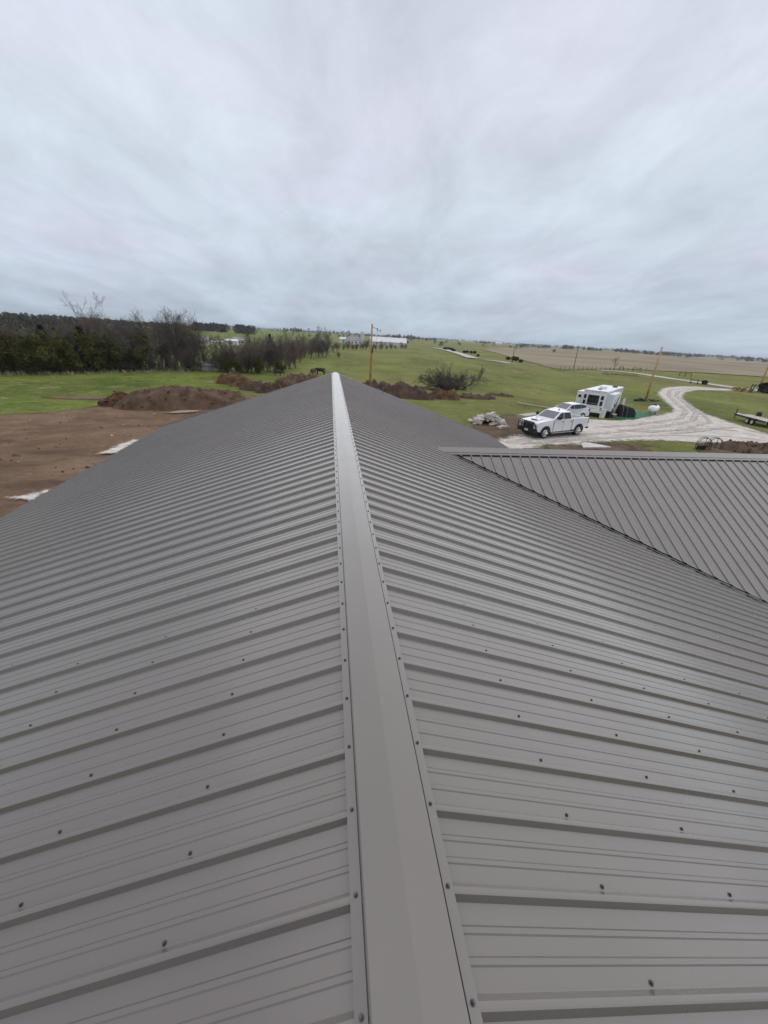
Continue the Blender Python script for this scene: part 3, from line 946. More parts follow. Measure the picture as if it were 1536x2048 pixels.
# the grove past the dirt piles
for i, (px, py, top) in enumerate([(425, 742, 690), (440, 743, 684), (462, 744, 690), (478, 745, 682), (495, 746, 676), (512, 747, 680), (528, 747, 672), (538, 746, 678), (550, 746, 672), (566, 744, 668), (580, 741, 671), (592, 736, 675),
                                   (470, 740, 676), (505, 738, 668), (548, 735, 664), (575, 730, 664), (600, 726, 668)]):
    tree_px('brush_tree', T_BRUSH, i, px, py, top, 6.8, (f'leafless purplish brown tree, {ORD[i]} in the front row of the grove' if i < 12 else f'leafless purplish brown tree, {ORD[i-12]} in the back row of the grove'), 'bare trees of the grove', back=RND.uniform(-1, 4))
for i, (px, py, top) in enumerate([(432, 742, 672), (455, 744, 668), (503, 747, 658)]):
    tree_px('bare_tree', T_OAK, i, px, py, top, 10.0, f'tall dark bare tree with open crown, {ORD[i]} of three in the grove', 'taller bare trees of the grove')
for i, (px, py, top) in enumerate([(450, 745, 712), (488, 746, 706), (520, 747, 715), (560, 746, 720)]):
    tree_px('budding_shrub', T_BUD, i, px, py, top, 4.1, f'low olive shrub, {ORD[i]} of four at the foot of the grove', 'shrubs of the grove', 'shrub', ('branches', 'foliage'), back=-.5)
tree_px('cedar_tree', T_CED, 1, 541, 705, 668, 6.0, 'single dark conical cedar standing out behind the grove', parts=('trunk', 'crown'))
# second and third rows
for i, (px, py, top) in enumerate([(604, 722, 672), (612, 716, 664), (620, 719, 668), (628, 712, 664), (636, 718, 670), (646, 717, 676), (657, 714, 672), (677, 717, 700)]):
    tree_px('brush_tree', T_BRUSH, i, px, py, top, 6.8, f'grey brown brushy tree, {ORD[i]} of the row along the pasture edge', 'trees along the pasture edge', back=RND.uniform(0, 6))
tree_px('bare_tree', T_OAK, 2, 668, 706, 655, 10.0, 'large round crowned bare tree rising above the pasture edge row')
tree_px('bare_tree', T_OAK, 0, 652, 716, 664, 10.0, 'big bare tree with thick trunk at the corner of the pasture edge row')
for i in range(24):
    px = 662+i*6.4+RND.uniform(-2, 2)
    tree_px('brush_tree', T_BRUSH if i % 3 else T_THIN, i, px, 702-.02*(px-680), 679+RND.uniform(-3, 7)+(px > 745)*4, 7.5, f'small bare tree, {ORD[i]} of the line leading past the long white barn', 'trees in front of the white barn', back=RND.uniform(0, 10))
# lone tree by the lane
tree_px('bare_tree', T_OAK, 1, 1226, 742, 713, 9.8, 'lone bare spreading tree by the fence and gravel lane')
# cedar clumps out on the far lane
for i, (px, py, top) in enumerate([(890, 700, 693.5), (896, 700, 694), (902, 701, 695), (907, 703.5, 697)]):
    tree_px('cedar_tree', T_ROUND, i, px, py, top, 3.0, f'dark round cedar, {ORD[i]} of the farthest clump beside the far lane', 'far lane cedars, far clump', parts=('trunk', 'crown'))
for i, (px, py, top) in enumerate([(928, 706, 700.5), (934, 706, 700.5), (942, 707, 701.5), (949, 707.5, 701), (956, 713, 708)]):
    tree_px('cedar_tree', T_ROUND, i, px, py, top, 3.0, f'dark round cedar, {ORD[i]} of the middle clump beside the far lane', 'far lane cedars, middle clump', parts=('trunk', 'crown'))
for i, (px, py, top) in enumerate([(1016, 720, 713), (1027, 721, 712), (1032, 722, 713), (1041, 725, 718)]):
    tree_px('cedar_tree', T_ROUND, i, px, py, top, 3.0, f'dark round cedar, {ORD[i]} of the clump around the thin far pole', 'far lane cedars, near clump', parts=('trunk', 'crown'))
plant('round_bush', T_ROUND[2], at(1408, 769), .36, 'small round dark bush at the bend of the gravel lane', 'bush', sz=1.0, parts=('trunk', 'crown'))
plant('round_bush', T_ROUND[0], at(1531, 786), .85, 'dark bush beside the leaning pole at the lane end', 'bush', sz=.9, parts=('trunk', 'crown'))

# far woods and horizon trees: masses
def woods(name, spots_, mat, h0, h1, per=60, size=1.2, flat=.5):
    vs = []
    for x, y in spots_:
        z = terr1(x, y); h = NPR.uniform(h0, h1)
        n = per
        t = NPR.rand(n)**.8; az = NPR.rand(n)*6.283
        rr = h*flat*np.sqrt(np.clip(1-(2*t-.9)**2, .05, 1))*NPR.rand(n)**.5
        c = np.stack([x+np.cos(az)*rr, y+np.sin(az)*rr, z+h*(.05+.95*t)], 1)
        u = NPR.randn(n, 3); u[:, 2] = np.abs(u[:, 2])+.4; u /= np.linalg.norm(u, axis=1)[:, None]
        w_ = np.cross(u, NPR.randn(n, 3)); w_ /= np.linalg.norm(w_, axis=1)[:, None]+1e-9
        s = (size*NPR.uniform(.5, 1.3, n))[:, None]
        vs.append(np.stack([c-w_*s*.4, c+w_*s*.4, c+u*s], 1).reshape(-1, 3))
    v = np.concatenate(vs)
    f = np.arange(len(v)).reshape(-1, 3)
    return tag(inst(name, np_mesh(name, v, f, mat, smooth=False)), kind='stuff')
def az_band(a0, a1, d0, d1, n, prob=None):
    o = []
    while len(o) < n:
        a = math.radians(NPR.uniform(a0, a1)); d = NPR.uniform(d0, d1)
        o.append((math.sin(a)*d, math.cos(a)*d))
    return o
woods('hill_woods', az_band(-52, -16.5, 520, 760, 420), M['far'], 2.8, 4.6, 70, 1.5)
woods('hill_woods', az_band(-52, -18, 160, 420, 420), M['far'], 2.8, 5.0, 60, 1.0)
woods('distant_woods', az_band(-16.5, -12.8, 470, 560, 70), M['far'], 6.5, 9, 80, 1.3)
woods('distant_woods', az_band(-11.7, -9.6, 400, 480, 36), M['far'], 5.5, 8, 80, 1.2)
hz = []
for k in range(90):
    a0 = NPR.uniform(-16, 60); d0 = NPR.uniform(900, 2600)
    for _ in range(NPR.randint(4, 16)):
        hz.append((math.sin(math.radians(a0+NPR.uniform(-.9, .9)))*(d0+NPR.uniform(-20, 20)), math.cos(math.radians(a0+NPR.uniform(-.9, .9)))*(d0+NPR.uniform(-20, 20))))
woods('horizon_trees', hz, M['far'], 5, 9, 26, 2.6, .6)
woods('horizon_trees', az_band(-20, 62, 2600, 5200, 900), M['far'], 6, 12, 12, 6, .9)
woods('field_bushes', az_band(-6, 30, 420, 800, 34), M['fargreen'], 2.5, 5, 40, 1.2, .7)
woods('field_bushes', az_band(28, 60, 800, 1300, 24), M['far'], 2.5, 5, 40, 1.2, .8)

# dead grass along the foot of the hedgerow and tufts in the pasture
tv = []
def tufts(x, y, n, h):
    z = terr1(x, y)
    a = NPR.rand(n)*6.283; r_ = .35*NPR.rand(n)
    b = np.stack([x+np.cos(a)*r_, y+np.sin(a)*r_, np.full(n, z)], 1)
    lean = NPR.randn(n, 3)*.25; lean[:, 2] = 1
    t_ = b+lean*h*NPR.uniform(.5, 1.2, n)[:, None]
    s = NPR.randn(n, 3)*.035; s[:, 2] = 0
    tv.append(np.stack([b-s, b+s, t_], 1).reshape(-1, 3))
for px in np.arange(-60, 410, 1.2):
    P = at(px, 747-.02*px+NPR.uniform(-1.0, 5.0))
    if NPR.rand() < .6: tufts(P.x+NPR.normal()*.5, P.y+NPR.normal()*.5, 8, NPR.uniform(.25, .6))
for _ in range(260):
    px = NPR.uniform(1205, 1275); P = at(px, 748+(px-1205)*.06+NPR.normal()*1.0); tufts(P.x, P.y, 6, .35)
v = np.concatenate(tv)
tag(inst('dead_grass', np_mesh('dead_grass', v, np.arange(len(v)).reshape(-1, 3), M['tuft'], smooth=False)), kind='stuff')
# short live grass: blades over the near lawns
gv = []
def blades(n, fx):
    P = fx(n)
    z = terr(P[:, 0], P[:, 1])
    b = np.stack([P[:, 0], P[:, 1], z-.01], 1)
    lean = NPR.randn(n, 3)*.35; lean[:, 2] = 1
    t_ = b+lean*(.13*NPR.uniform(.5, 1.6, n))[:, None]
    s = NPR.randn(n, 3)*.02; s[:, 2] = 0
    gv.append(np.stack([b-s, b+s, t_], 1).reshape(-1, 3))

# ------------------------------------------------------------------ dirt piles
def pile(name, spots_, mat, label, cat='dirt pile', group=None, res=.25, rough=.45, clods=120, clod_mat=None, base_drop=.06, ex=.62):
    """lumpy heap from (x, y, radius_x, radius_y, height, turn) humps on the ground"""
    xs_ = [s[0] for s in spots_]; ys_ = [s[1] for s in spots_]
    mr_ = max(max(s[2], s[3]) for s in spots_)*1.25
    x = np.arange(min(xs_)-mr_, max(xs_)+mr_, res); y = np.arange(min(ys_)-mr_, max(ys_)+mr_, res)
    X, Y = np.meshgrid(x, y)
    H = np.zeros_like(X)
    for sx, sy, rx, ry, h, tn in spots_:
        c, s = math.cos(tn), math.sin(tn)
        u = ((X-sx)*c+(Y-sy)*s)/rx; v_ = (-(X-sx)*s+(Y-sy)*c)/ry
        q = np.clip(1-(u*u+v_*v_), 0, None)
        H = np.maximum(H, h*q**ex)
    nz = np.array([mnoise.fractal(Vector((a*1.1, b*1.1, 7.7)), .9, 2.1, 5) for a, b in zip(X.ravel(), Y.ravel())]).reshape(X.shape)
    H = np.where(H > 0, H+rough*nz*np.clip(H*1.6, 0, .9), 0)
    Z = terr(X, Y)+np.where(H > 0.0, np.maximum(H, .0), -base_drop)
    idx = np.arange(X.size).reshape(X.shape)
    hm = np.maximum.reduce([H[:-1, :-1], H[1:, :-1], H[:-1, 1:], H[1:, 1:]])
    f = np.stack([idx[:-1, :-1], idx[:-1, 1:], idx[1:, 1:], idx[1:, :-1]], -1)[hm > 0]
    used = np.unique(f); rm = np.full(X.size, -1); rm[used] = np.arange(len(used))
    e = empty(name, (spots_[0][0], spots_[0][1], 0)); tag(e, label, cat, group)
    off = np.array([spots_[0][0], spots_[0][1], 0])
    inst('heap', np_mesh('heap', np.stack([X.ravel(), Y.ravel(), Z.ravel()], 1)[used]-off, rm[f], mat), e)
    cm = MB()
    cand = np.argwhere((H > .12))
    if len(cand) and clods:
        for _ in range(clods):
            i, j = cand[NPR.randint(len(cand))]
            s = NPR.uniform(.04, .13)*(1 if NPR.rand() > .1 else 1.7)
            clod(cm, (X[i, j]-off[0]+NPR.uniform(-.1, .1), Y[i, j]-off[1]+NPR.uniform(-.1, .1), Z[i, j]+s*.1), s)
        tag(cm.build('clods', clod_mat or M['clod'], e), kind='stuff')
    return e
def clod(cm, c, s):
    vs = []
    for q in ((1, 0, 0), (-1, 0, 0), (0, 1, 0), (0, -1, 0), (0, 0, .8), (0, 0, -.8)):
        k = s*NPR.uniform(.7, 1.3)
        vs.append((c[0]+q[0]*k+NPR.uniform(-.3, .3)*s, c[1]+q[1]*k+NPR.uniform(-.3, .3)*s, c[2]+q[2]*k))
    cm.add(vs, [(0, 2, 4), (2, 1, 4), (1, 3, 4), (3, 0, 4), (2, 0, 5), (1, 2, 5), (3, 1, 5), (0, 3, 5)])
def hump(px, py, w_px, top_py, depth=1.0, back=None):
    """hump whose front foot is seen at (px, py), w_px wide on the photograph, crest at top_py"""
    P = at(px, py); Q = at(px+w_px/2, py); R_ = at(px-w_px/2, py)
    rx = (Q-R_).length/2
    d = Vector((P.x-CAM[0], P.y-CAM[1], 0)).normalized()
    ry = rx*depth
    C_ = P+d*ry*.8
    h = max(.25, zat(px, top_py, C_)-terr1(C_.x, C_.y))
    return (C_.x, C_.y, rx, ry, h, -math.atan2(d.x, d.y))
pile('dirt_mound', [hump(362, 821, 275, 772, .45), hump(300, 819, 150, 778, .5), hump(440, 806, 130, 777, .6)], M['mound'],
     'broad smooth dark brown soil mound beside the dirt yard', res=.17, rough=.24, clods=150, ex=.95)
pile('dirt_mound', [hump(258, 815, 100, 786, .5), hump(222, 813, 50, 798, .6)], M['redclay'],
     'low cloddy soil heap with pale stones at the end of the smooth mound', res=.16, rough=.5, clods=230)
pile('dirt_pile', [hump(462, 769, 60, 748, .6), hump(488, 774, 60, 754, .6)], M['redclay'],
     'orange brown clay pile farthest along the grass from the ridge', res=.2, rough=.7, clods=140)
pile('dirt_pile', [hump(512, 782, 66, 762, .6), hump(540, 787, 60, 766, .6)], M['clod'],
     'brown rubbly dirt pile between the clay pile and the dark heap', res=.2, rough=.8, clods=180)
pile('dirt_pile', [hump(570, 785, 80, 757, .6), hump(610, 770, 110, 750, .5), hump(640, 765, 50, 752, .5)], M['mound'],
     'long dark soil heap showing past the gable below the cattle', res=.22, rough=.7, clods=160)
pile('dirt_pile', [hump(752, 786, 80, 765, .5), hump(795, 796, 90, 769, .5), hump(830, 799, 70, 776, .5)], M['clod'],
     'long cloddy brown dirt pile around the foot of the ridge-side pole', res=.2, rough=.8, clods=260)
pile('dirt_pile', [hump(885, 799, 62, 780, .6)], M['redclay'], 'orange tinged dirt pile in front of the brush pile', res=.18, rough=.7, clods=110)
pile('dirt_pile', [hump(945, 798, 60, 789, .5), hump(968, 798, 40, 790, .5)], M['clod'], 'low flat brown dirt heap beside the orange tinged pile', res=.16, rough=.5, clods=110)
pile('dirt_pile', [hump(1002, 793, 44, 787.5, .4)], M['mound'], 'thin strip of dark soil farthest out on the pasture grass', res=.14, rough=.3, clods=60)
pile('dirt_pile', [hump(1475, 906, 90, 893, .4), hump(1535, 906, 80, 892, .4)], M['mound'], 'dark soil bank behind the wing roof beside the wire frames', res=.14, rough=.6, clods=140)

yc = MB(); ys_ = MB()
for _ in range(500):
    x, y = NPR.uniform(-32, -8), NPR.uniform(6, 36)
    if math.hypot(x, y) < 37 and y < 33: clod(yc if NPR.rand() > .12 else ys_, (x, y, .06), NPR.uniform(.03, .10)*(1 if NPR.rand() > .06 else 1.9))
tag(yc.build('yard_clods', M['mound']), kind='stuff'); tag(ys_.build('yard_stones', M['rock']), kind='stuff')
# rubble pile of limestone slabs, each a piece
rub = empty('rubble_pile', at(975, 847)); tag(rub, 'heap of broken pale limestone slabs on the grass edge', 'rubble pile')
def rock_mesh(seed):
    r = random.Random(seed)
    bm = bmesh.new()
    bmesh.ops.create_cube(bm, size=1.0)
    bmesh.ops.subdivide_edges(bm, edges=bm.edges, cuts=1, use_grid_fill=True)
    for v_ in bm.verts:
        v_.co = Vector((v_.co.x*r.uniform(.75, 1.15), v_.co.y*r.uniform(.75, 1.15), v_.co.z*r.uniform(.6, 1.1)))
    me = bpy.data.meshes.new('stone'); bm.to_mesh(me); bm.free(); me.materials.append(M['rock'])
    return me
rocks = [rock_mesh(i) for i in range(6)]
Pl = at(940, 842); Pr = at(1012, 850)
rw = (Pr-Pl).length/2
for i in range(95):
    a = RND.uniform(0, 6.283); q = RND.random()**.6
    x = math.cos(a)*q*rw; y = math.sin(a)*q*rw*.6
    hh = 1.0*(1-q)**.8
    o = inst('stone', rocks[i % 6], rub, (x, y, max(.08, hh*RND.uniform(.75, 1.0))), (RND.uniform(-.5, .5), RND.uniform(-.5, .5), RND.uniform(0, 3)))
    s = RND.uniform(.18, .5)
    o.scale = (s*1.3, s, s*.5)
o = inst('loose_stone', rocks[2], None, at(1006, 856)+Vector((0, 0, .08)), (0, 0, .4)); o.scale = (1.0, .4, .2)
tag(o, 'single flat pale stone lying apart from the rubble heap', 'stone')

# brush pile
bp = empty('brush_pile', at(902, 779)); tag(bp, 'uprooted tree and cut brush heaped on the pasture grass', 'brush pile')
rnd = random.Random(5)
logs = MB(); tw = MB()
ux = (at(960, 779)-at(850, 779)); wlen = ux.length/2; ux.normalize(); uy = Vector((-ux.y, ux.x, 0))
prmb = dict(P_OAK); prmb['r0'] = .11; prmb['rmin'] = .013
for i in range(26):
    x0 = rnd.uniform(-.5, .5)*wlen
    p = ux*x0+uy*rnd.uniform(-.8, .8)+Vector((0, 0, rnd.uniform(.1, .7)))
    d = (ux*rnd.choice((-1, -1, 1))*rnd.uniform(.4, 1.2)+uy*rnd.uniform(-.6, .6)+Vector((0, 0, rnd.uniform(.05, .55)))).normalized()
    pr = dict(P_BRUSH); pr['up'] = .03; pr['r0'] = .05; pr['levels'] = 3; pr['kids'] = (11, 7, 5); pr['rmin'] = .014
    seg_branch([logs, tw], rnd, p, d, wlen*rnd.uniform(.4, .65), .05, 0, pr)
for dx, ln, up in ((-.25, 4.1, 1.0), (-.4, 3.7, .9), (-.1, 3.6, 1.3), (-.55, 3.2, .6), (.05, 2.8, 1.2), (.6, 2.3, .8)):
    pr = dict(P_OAK); pr['levels'] = 3; pr['kids'] = (6, 4, 3); pr['rmin'] = .012
    seg_branch([logs, tw], rnd, ux*(dx*.3*wlen)+Vector((0, 0, .5)), (ux*(-.8 if dx < .3 else .7)+Vector((0, 0, up))).normalized(), ln, .075, 0, pr)
logs.build('logs', M['bark'], bp); tw.build('twigs', M['twig'], bp)
rb = MB()
for i in range(60):
    clod(rb, (ux*rnd.uniform(-.45, .55)*wlen+uy*rnd.uniform(-.5, .5)+Vector((0, 0, rnd.uniform(.1, .75)))), rnd.uniform(.12, .32))
tag(rb.build('root_clods', M['mound'], bp), kind='stuff')

# ------------------------------------------------------------------ utility poles
def pole(px, py, top_px, top_py, label, r=.14, mat='wood', lean=True):
    P = at(px, py)
    h = zat(top_px, top_py, P)-P.z
    e = empty('utility_pole', P); tag(e, label, 'utility pole')
    r = r*.88
    m_ = MB(); m_.tube([(0, 0, -.3), (0, 0, h*.5), (0, 0, h)], [r*1.15, r*.95, r*.75], 12)
    m_.build('post', M[mat], e, smooth=True)
    return e, h
p1, h1 = pole(739, 786, 748, 648, 'brown wooden utility pole beyond the roof ridge with a cable loop hanging off it', r=.145)
cond = MB(); cond.tube([(.20, -.06, 0), (.19, -.06, h1*.62)], .045, 8); cond.build('conduit', M['woodpale'], p1)
MB().box(.10, .26, -.16, .02, h1*.60, h1*.66).build('junction_box', M['woodgrey'], p1)
cb = MB()
cb.tube([(.24, -.05, h1*.66), (.42, -.05, h1*.66), (.62, -.05, h1*.58), (.68, -.05, h1*.545), (.62, -.05, h1*.525), (.5, -.05, h1*.53), (.36, -.05, h1*.57)], .022, 6)
cb.build('cable_loop', M['cable'], p1)
br = MB(); br.tube([(0, 0, h1*.955), (.5, 0, h1*.945), (.75, 0, h1*.925)], .03, 6); br.tube([(.75, 0, h1*.95), (.76, 0, h1*.905)], .05, 6)
br.tube([(.76, 0, h1*.92), (1.0, 0, h1*.915), (1.15, 0, h1*.905)], .012, 4); br.tube([(1.15, 0, h1*.93), (1.16, 0, h1*.90)], .045, 6)
br.tube([(.76, 0, h1*.9), (.72, 0, h1*.83), (.55, 0, h1*.75), (.3, 0, h1*.68)], .010, 4)
br.build('bracket', M['frame'], p1)
p2, h2 = pole(1291, 800, 1318, 695, 'orange brown utility pole behind the white tank with dark debris at its foot', r=.15, mat='woodpale')
MB().tube([(-.0, -.15, h2*.24), (0, -.22, h2*.24)], .09, 8).build('meter', M['lamp'], p2)
MB().tube([(0, 0, h2), (0, 0, h2+.15)], [.11, .02], 8).build('pole_cap', M['woodgrey'], p2)
MB().tube([(.12, -.12, 0), (.12, -.1, h2*.3)], .05, 6).build('conduit', M['woodpale'], p2)
p3, h3 = pole(1515, 784, 1545, 700, 'leaning-looking brown utility pole cut by the picture edge past the lane end', r=.16)
p4, h4 = pole(1023.5, 728, 1026, 697, 'thin dark utility pole far off beside the cedar clump', r=.14, mat='woodgrey')
p5, h5 = pole(1147, 737, 1153, 697, 'thin dark utility pole standing in front of the stubble field', r=.13, mat='woodgrey')
# debris at the foot of the tank-side pole
deb = empty('debris_heap', at(1291, 802)); tag(deb, 'scatter of black boards and sheeting around the orange brown pole foot', 'debris')
for i in range(16):
    x = RND.uniform(-1.9, 1.9)
    a = RND.uniform(-.6, .6)
    b = MB().box(-.55, .55, -.12, .12, 0, .07)
    o = b.build('board', M['black'] if i % 4 else M['woodgrey'], deb)
    o.location = (x, RND.uniform(-.6, .4), .05+RND.uniform(0, .35)*(1-abs(x)/2.2)); o.rotation_euler = (RND.uniform(-.4, .4), RND.uniform(-.35, .35), a)
MB().box(-.25, .25, -.5, -.2, 0, .45).build('block', M['rock'], deb)
o = MB().slab([(-2.5, -.3, .02), (-1.4, -.9, .02), (-1.2, -.2, .5), (-1.5, .1, .35)], .03).build('sheeting', M['tarp'], deb)

# ------------------------------------------------------------------ vehicles
def arc(cx_, cz_, r, hw, a0=0.0, a1=math.pi, n=9):
    return [(cx_+r*math.cos(a0+(a1-a0)*i/(n-1)), cz_+r*math.sin(a0+(a1-a0)*i/(n-1)), hw) for i in range(n)]
def wheel(parent, x, y, r, w_, rimr, spokes=6):
    t = MB()
    sgn = 1 if y > 0 else -1
    t.tube([(x, y-w_/2, r), (x, y-w_/2+.02, r), (x, y+w_/2-.02, r), (x, y+w_/2, r)], [r*.90, r, r, r*.90], 22)
    o = t.build('wheel', M['rubber'], parent, smooth=False)
    q = MB()
    yo = y+sgn*(w_/2+.004)
    q.tube([(x, yo-.05*sgn, r), (x, yo+.012*sgn, r)], [rimr*.35, rimr*.3], 12)
    for k in range(spokes):
        a = 2*math.pi*k/spokes
        ca_, sa_ = math.cos(a), math.sin(a)
        q.tube([(x, yo, r), (x+ca_*rimr*.95, yo, r+sa_*rimr*.95)], [.055, .075], 5)
    n = 18
    ring = []
    for k in range(n+1):
        a = 2*math.pi*k/n
        ring.append((x+math.cos(a)*rimr, yo, r+math.sin(a)*rimr))
    q.tube(ring, .03, 5, cap=False)
    q.build('rim', M['chrome'], o)
    return o
def glasspane(parent, name, quad, mat, out_=.008):
    return MB().slab(quad, out_).build(name, mat, parent, fix=True)
def pickup(loc, rz):
    e = empty('pickup_truck', loc, rz)
    tag(e, 'white crew cab pickup truck with black grille guard parked on the gravel', 'pickup truck')
    hw = .98; FX, RX, WR = 2.10, -2.0, .43
    body = MB()
    prof = [(3.0, .62, .93), (3.07, .95, .95), (3.05, 1.24, .93), (2.9, 1.335, .93), (1.35, 1.46, .96), (1.25, 1.48, .97), (-1.02, 1.50, .97), (-1.05, .80, .97), (-1.42, .78, hw)]
    prof = [(3.0, .62, .93), (3.07, .95, .95), (3.05, 1.22, .93), (2.88, 1.325, .92), (1.35, 1.45, .95), (1.25, 1.47, .97), (-1.02, 1.49, .97), (-1.04, .52, .97), (1.50, .50, .97)]
    prof += arc(FX, WR, .56, .97, math.pi*.96, math.pi*.06)
    body.side(prof)
    b = body.build('body', M['white'], e, fix=True, bevel=.035)
    cab = MB()
    cab.side([(1.28, 1.47, .93), (.42, 2.03, .76), (-.75, 2.05, .76), (-1.0, 1.47, .93)])
    # widen at the foot, narrow at the roof
    cab.build('cab', M['white'], e, fix=True, bevel=.04)
    def cy_(z): return .93-(z-1.47)/(2.04-1.47)*.17
    for sgn in (-1, 1):
        def pt(x, z): return (x, sgn*(cy_(z)+.004), z)
        for nm, q in (('side_window', [pt(1.06, 1.51), pt(.14, 1.50), pt(.12, 1.97), pt(.42, 1.96)]), ('side_window', [pt(.07, 1.50), pt(-.84, 1.50), pt(-.70, 1.97), pt(.05, 1.97)])):
            glasspane(e, nm, q if sgn > 0 else q[::-1], M['darkglass'])
        # doors
        for x0, x1 in ((1.22, .12), (.09, -.98)):
            yq = sgn*.986
            q = [(x0, sgn*.978, .58), (x1, sgn*.978, .58), (x1, sgn*.978, 1.45), (x0, sgn*.978, 1.43)]
            d_ = MB().slab(q if sgn > 0 else q[::-1], .008).build('door', M['white'], e, fix=True)
            MB().box(x1+.06, x1+.26, min(sgn*.988, sgn*1.012), max(sgn*.988, sgn*1.012), 1.27, 1.31).build('handle', M['black'], d_)
        for x in (1.245, .105, -1.01):
            MB().box(x-.014, x+.014, min(sgn*.974, sgn*.984), max(sgn*.974, sgn*.984), .56, 1.45).build('door_seam', M['black'], e)
        # bed side
        bs = MB()
        y0, y1 = (.80, .98) if sgn > 0 else (-.98, -.80)
        pr = [(-1.08, .62), (-1.08, 1.50), (-3.1, 1.49), (-3.12, .72), (-2.62, .66)]+[(q[0], q[1]) for q in arc(RX, WR, .58, 0, math.pi*.90, math.pi*.08)][::-1]
        pr = [(-1.08, .60), (-1.08, 1.50), (-3.1, 1.48), (-3.12, .74)]+[(q[0], q[1]) for q in arc(RX, WR, .57, 0, math.pi*.92, math.pi*.06)]
        n = len(pr)
        bs.add([(q[0], y0, q[1]) for q in pr]+[(q[0], y1, q[1]) for q in pr], [tuple(range(n)), tuple(range(n, 2*n))[::-1]]+[((i+1) % n, i, n+i, n+(i+1) % n) for i in range(n)])
        bs.build('bed_side', M['white'], e, fix=True)
        # black flares
        for cx_ in (FX, RX):
            fl = MB()
            a_o = arc(cx_, WR, .60, 0, 0.08, math.pi-.08, 12); a_i = arc(cx_, WR, .53, 0, 0.08, math.pi-.08, 12)
            vs = [(q[0], sgn*.975, q[1]) for q in a_o]+[(q[0], sgn*.975, q[1]) for q in a_i]+[(q[0], sgn*1.02, q[1]) for q in a_o]+[(q[0], sgn*1.02, q[1]) for q in a_i]
            fs = []
            for i in range(11):
                fs += [(24+i, 25+i, 37+i, 36+i), (i, i+1, 25+i, 24+i), (12+i, 36+i, 37+i, 13+i)]
            fl.add(vs, fs).build('wheel_arch', M['black'], e, fix=True)
        MB().box(1.35, -1.0 if False else 1.36, 0, 0.01, .4, .41) if False else None
        y0, y1 = (.93, 1.06) if sgn > 0 else (-1.06, -.93)
        MB().box(-1.35, 1.42, y0, y1, .40, .46).build('running_board', M['chrome'], e, bevel=.01)
        y0, y1 = (1.03, 1.26) if sgn > 0 else (-1.26, -1.03)
        MB().box(.84, .95, y0, y1, 1.50, 1.78).box(.86, .92, min(sgn*.92, sgn*1.05), max(sgn*.92, sgn*1.05), 1.54, 1.6).build('mirror', M['black'], e, bevel=.03)
        y0, y1 = (.52, .90) if sgn > 0 else (-.90, -.52)
        MB().box(2.98, 3.095, y0, y1, .92, 1.16).build('headlight', M['lamp'], e, bevel=.02)
        MB().box(3.09, 3.10, y0+.06, y1-.1, 1.0, 1.06).build('lamp_insert', M['black'], e)
        y0, y1 = (.80, .985) if sgn > 0 else (-.985, -.80)
        MB().box(-3.14, -3.06, y0, y1, 1.0, 1.42).build('tail_light', M['redlamp'], e)
        wheel(e, FX, sgn*.83, WR, .30, .27); wheel(e, RX, sgn*.83, WR, .30, .27)
    glasspane(e, 'windscreen', [(1.20, .80, 1.52), (1.20, -.80, 1.52), (.47, -.68, 2.0), (.47, .68, 2.0)][::-1], M['skyglass'])
    glasspane(e, 'rear_window', [(-.975, -.75, 1.56), (-.975, .75, 1.56), (-.79, .66, 1.95), (-.79, -.66, 1.95)][::-1], M['darkglass'])
    MB().box(-3.05, -1.08, -.8, .8, .80, .86).box(-1.12, -1.06, -.8, .8, .86, 1.45).build('bed_floor', M['black'], e)
    MB().box(-3.12, -3.05, -.80, .80, .80, 1.46).build('tailgate', M['white'], e, bevel=.015)
    MB().box(-3.32, -3.12, -.95, .95, .55, .76).build('rear_bumper', M['black'], e, bevel=.03)
    MB().box(-2.9, 2.8, -.78, .78, .24, .62).build('chassis_block', M['black'], e)  # black box added under the truck to block light bounced off the gravel
    MB().box(3.03, 3.10, -.50, .50, .74, 1.22).build('grille', M['black'], e)
    gg = MB().box(3.02, 3.22, -.96, .96, .46, .78)
    gg.build('front_bumper', M['black'], e, bevel=.04)
    g2 = MB()
    for y in (-.55, -.28, 0, .28, .55): g2.tube([(3.22, y, .6), (3.27, y, .95), (3.2, y, 1.28)], .028, 6)
    for z in (.82, .98, 1.14): g2.tube([(3.25, -.62, z), (3.26, .62, z)], .03, 6)
    g2.tube([(3.2, -.93, .7), (3.24, -.9, 1.05), (3.22, -.62, 1.30), (3.22, .62, 1.30), (3.24, .9, 1.05), (3.2, .93, .7)], .04, 6)
    g2.build('grille_guard', M['black'], e)
    MB().box(3.225, 3.235, -.17, .17, .56, .72).build('number_plate', M['lamp'], e)
    MB().side([(2.55, 1.37, .34), (2.45, 1.43, .36), (1.9, 1.44, .36), (1.8, 1.42, .34)]).build('hood_scoop', M['white'], e, fix=True)
    MB().box(2.40, 2.56, -.30, .30, 1.375, 1.425).build('scoop_opening', M['black'], e)
    MB().tube([(-.2, 0, 2.05), (-.35, 0, 2.13)], [.06, .02], 6).build('roof_antenna', M['black'], e)
    return e
def front_dir(a, b):
    d = b-a; return math.atan2(d.y, d.x)
fw = at(1088, 877.5); rw_ = at(1149.5, 871.5)
dirv = (fw-rw_); dirv.z = 0; dirv.normalize()
leftv = Vector((-dirv.y, dirv.x, 0))
mid = (fw+rw_)/2-leftv*.85
mid.z = terr1(mid.x, mid.y)+.02
pk = pickup(mid-dirv*.05, math.atan2(dirv.y, dirv.x))
pk.scale = (.94,)*3

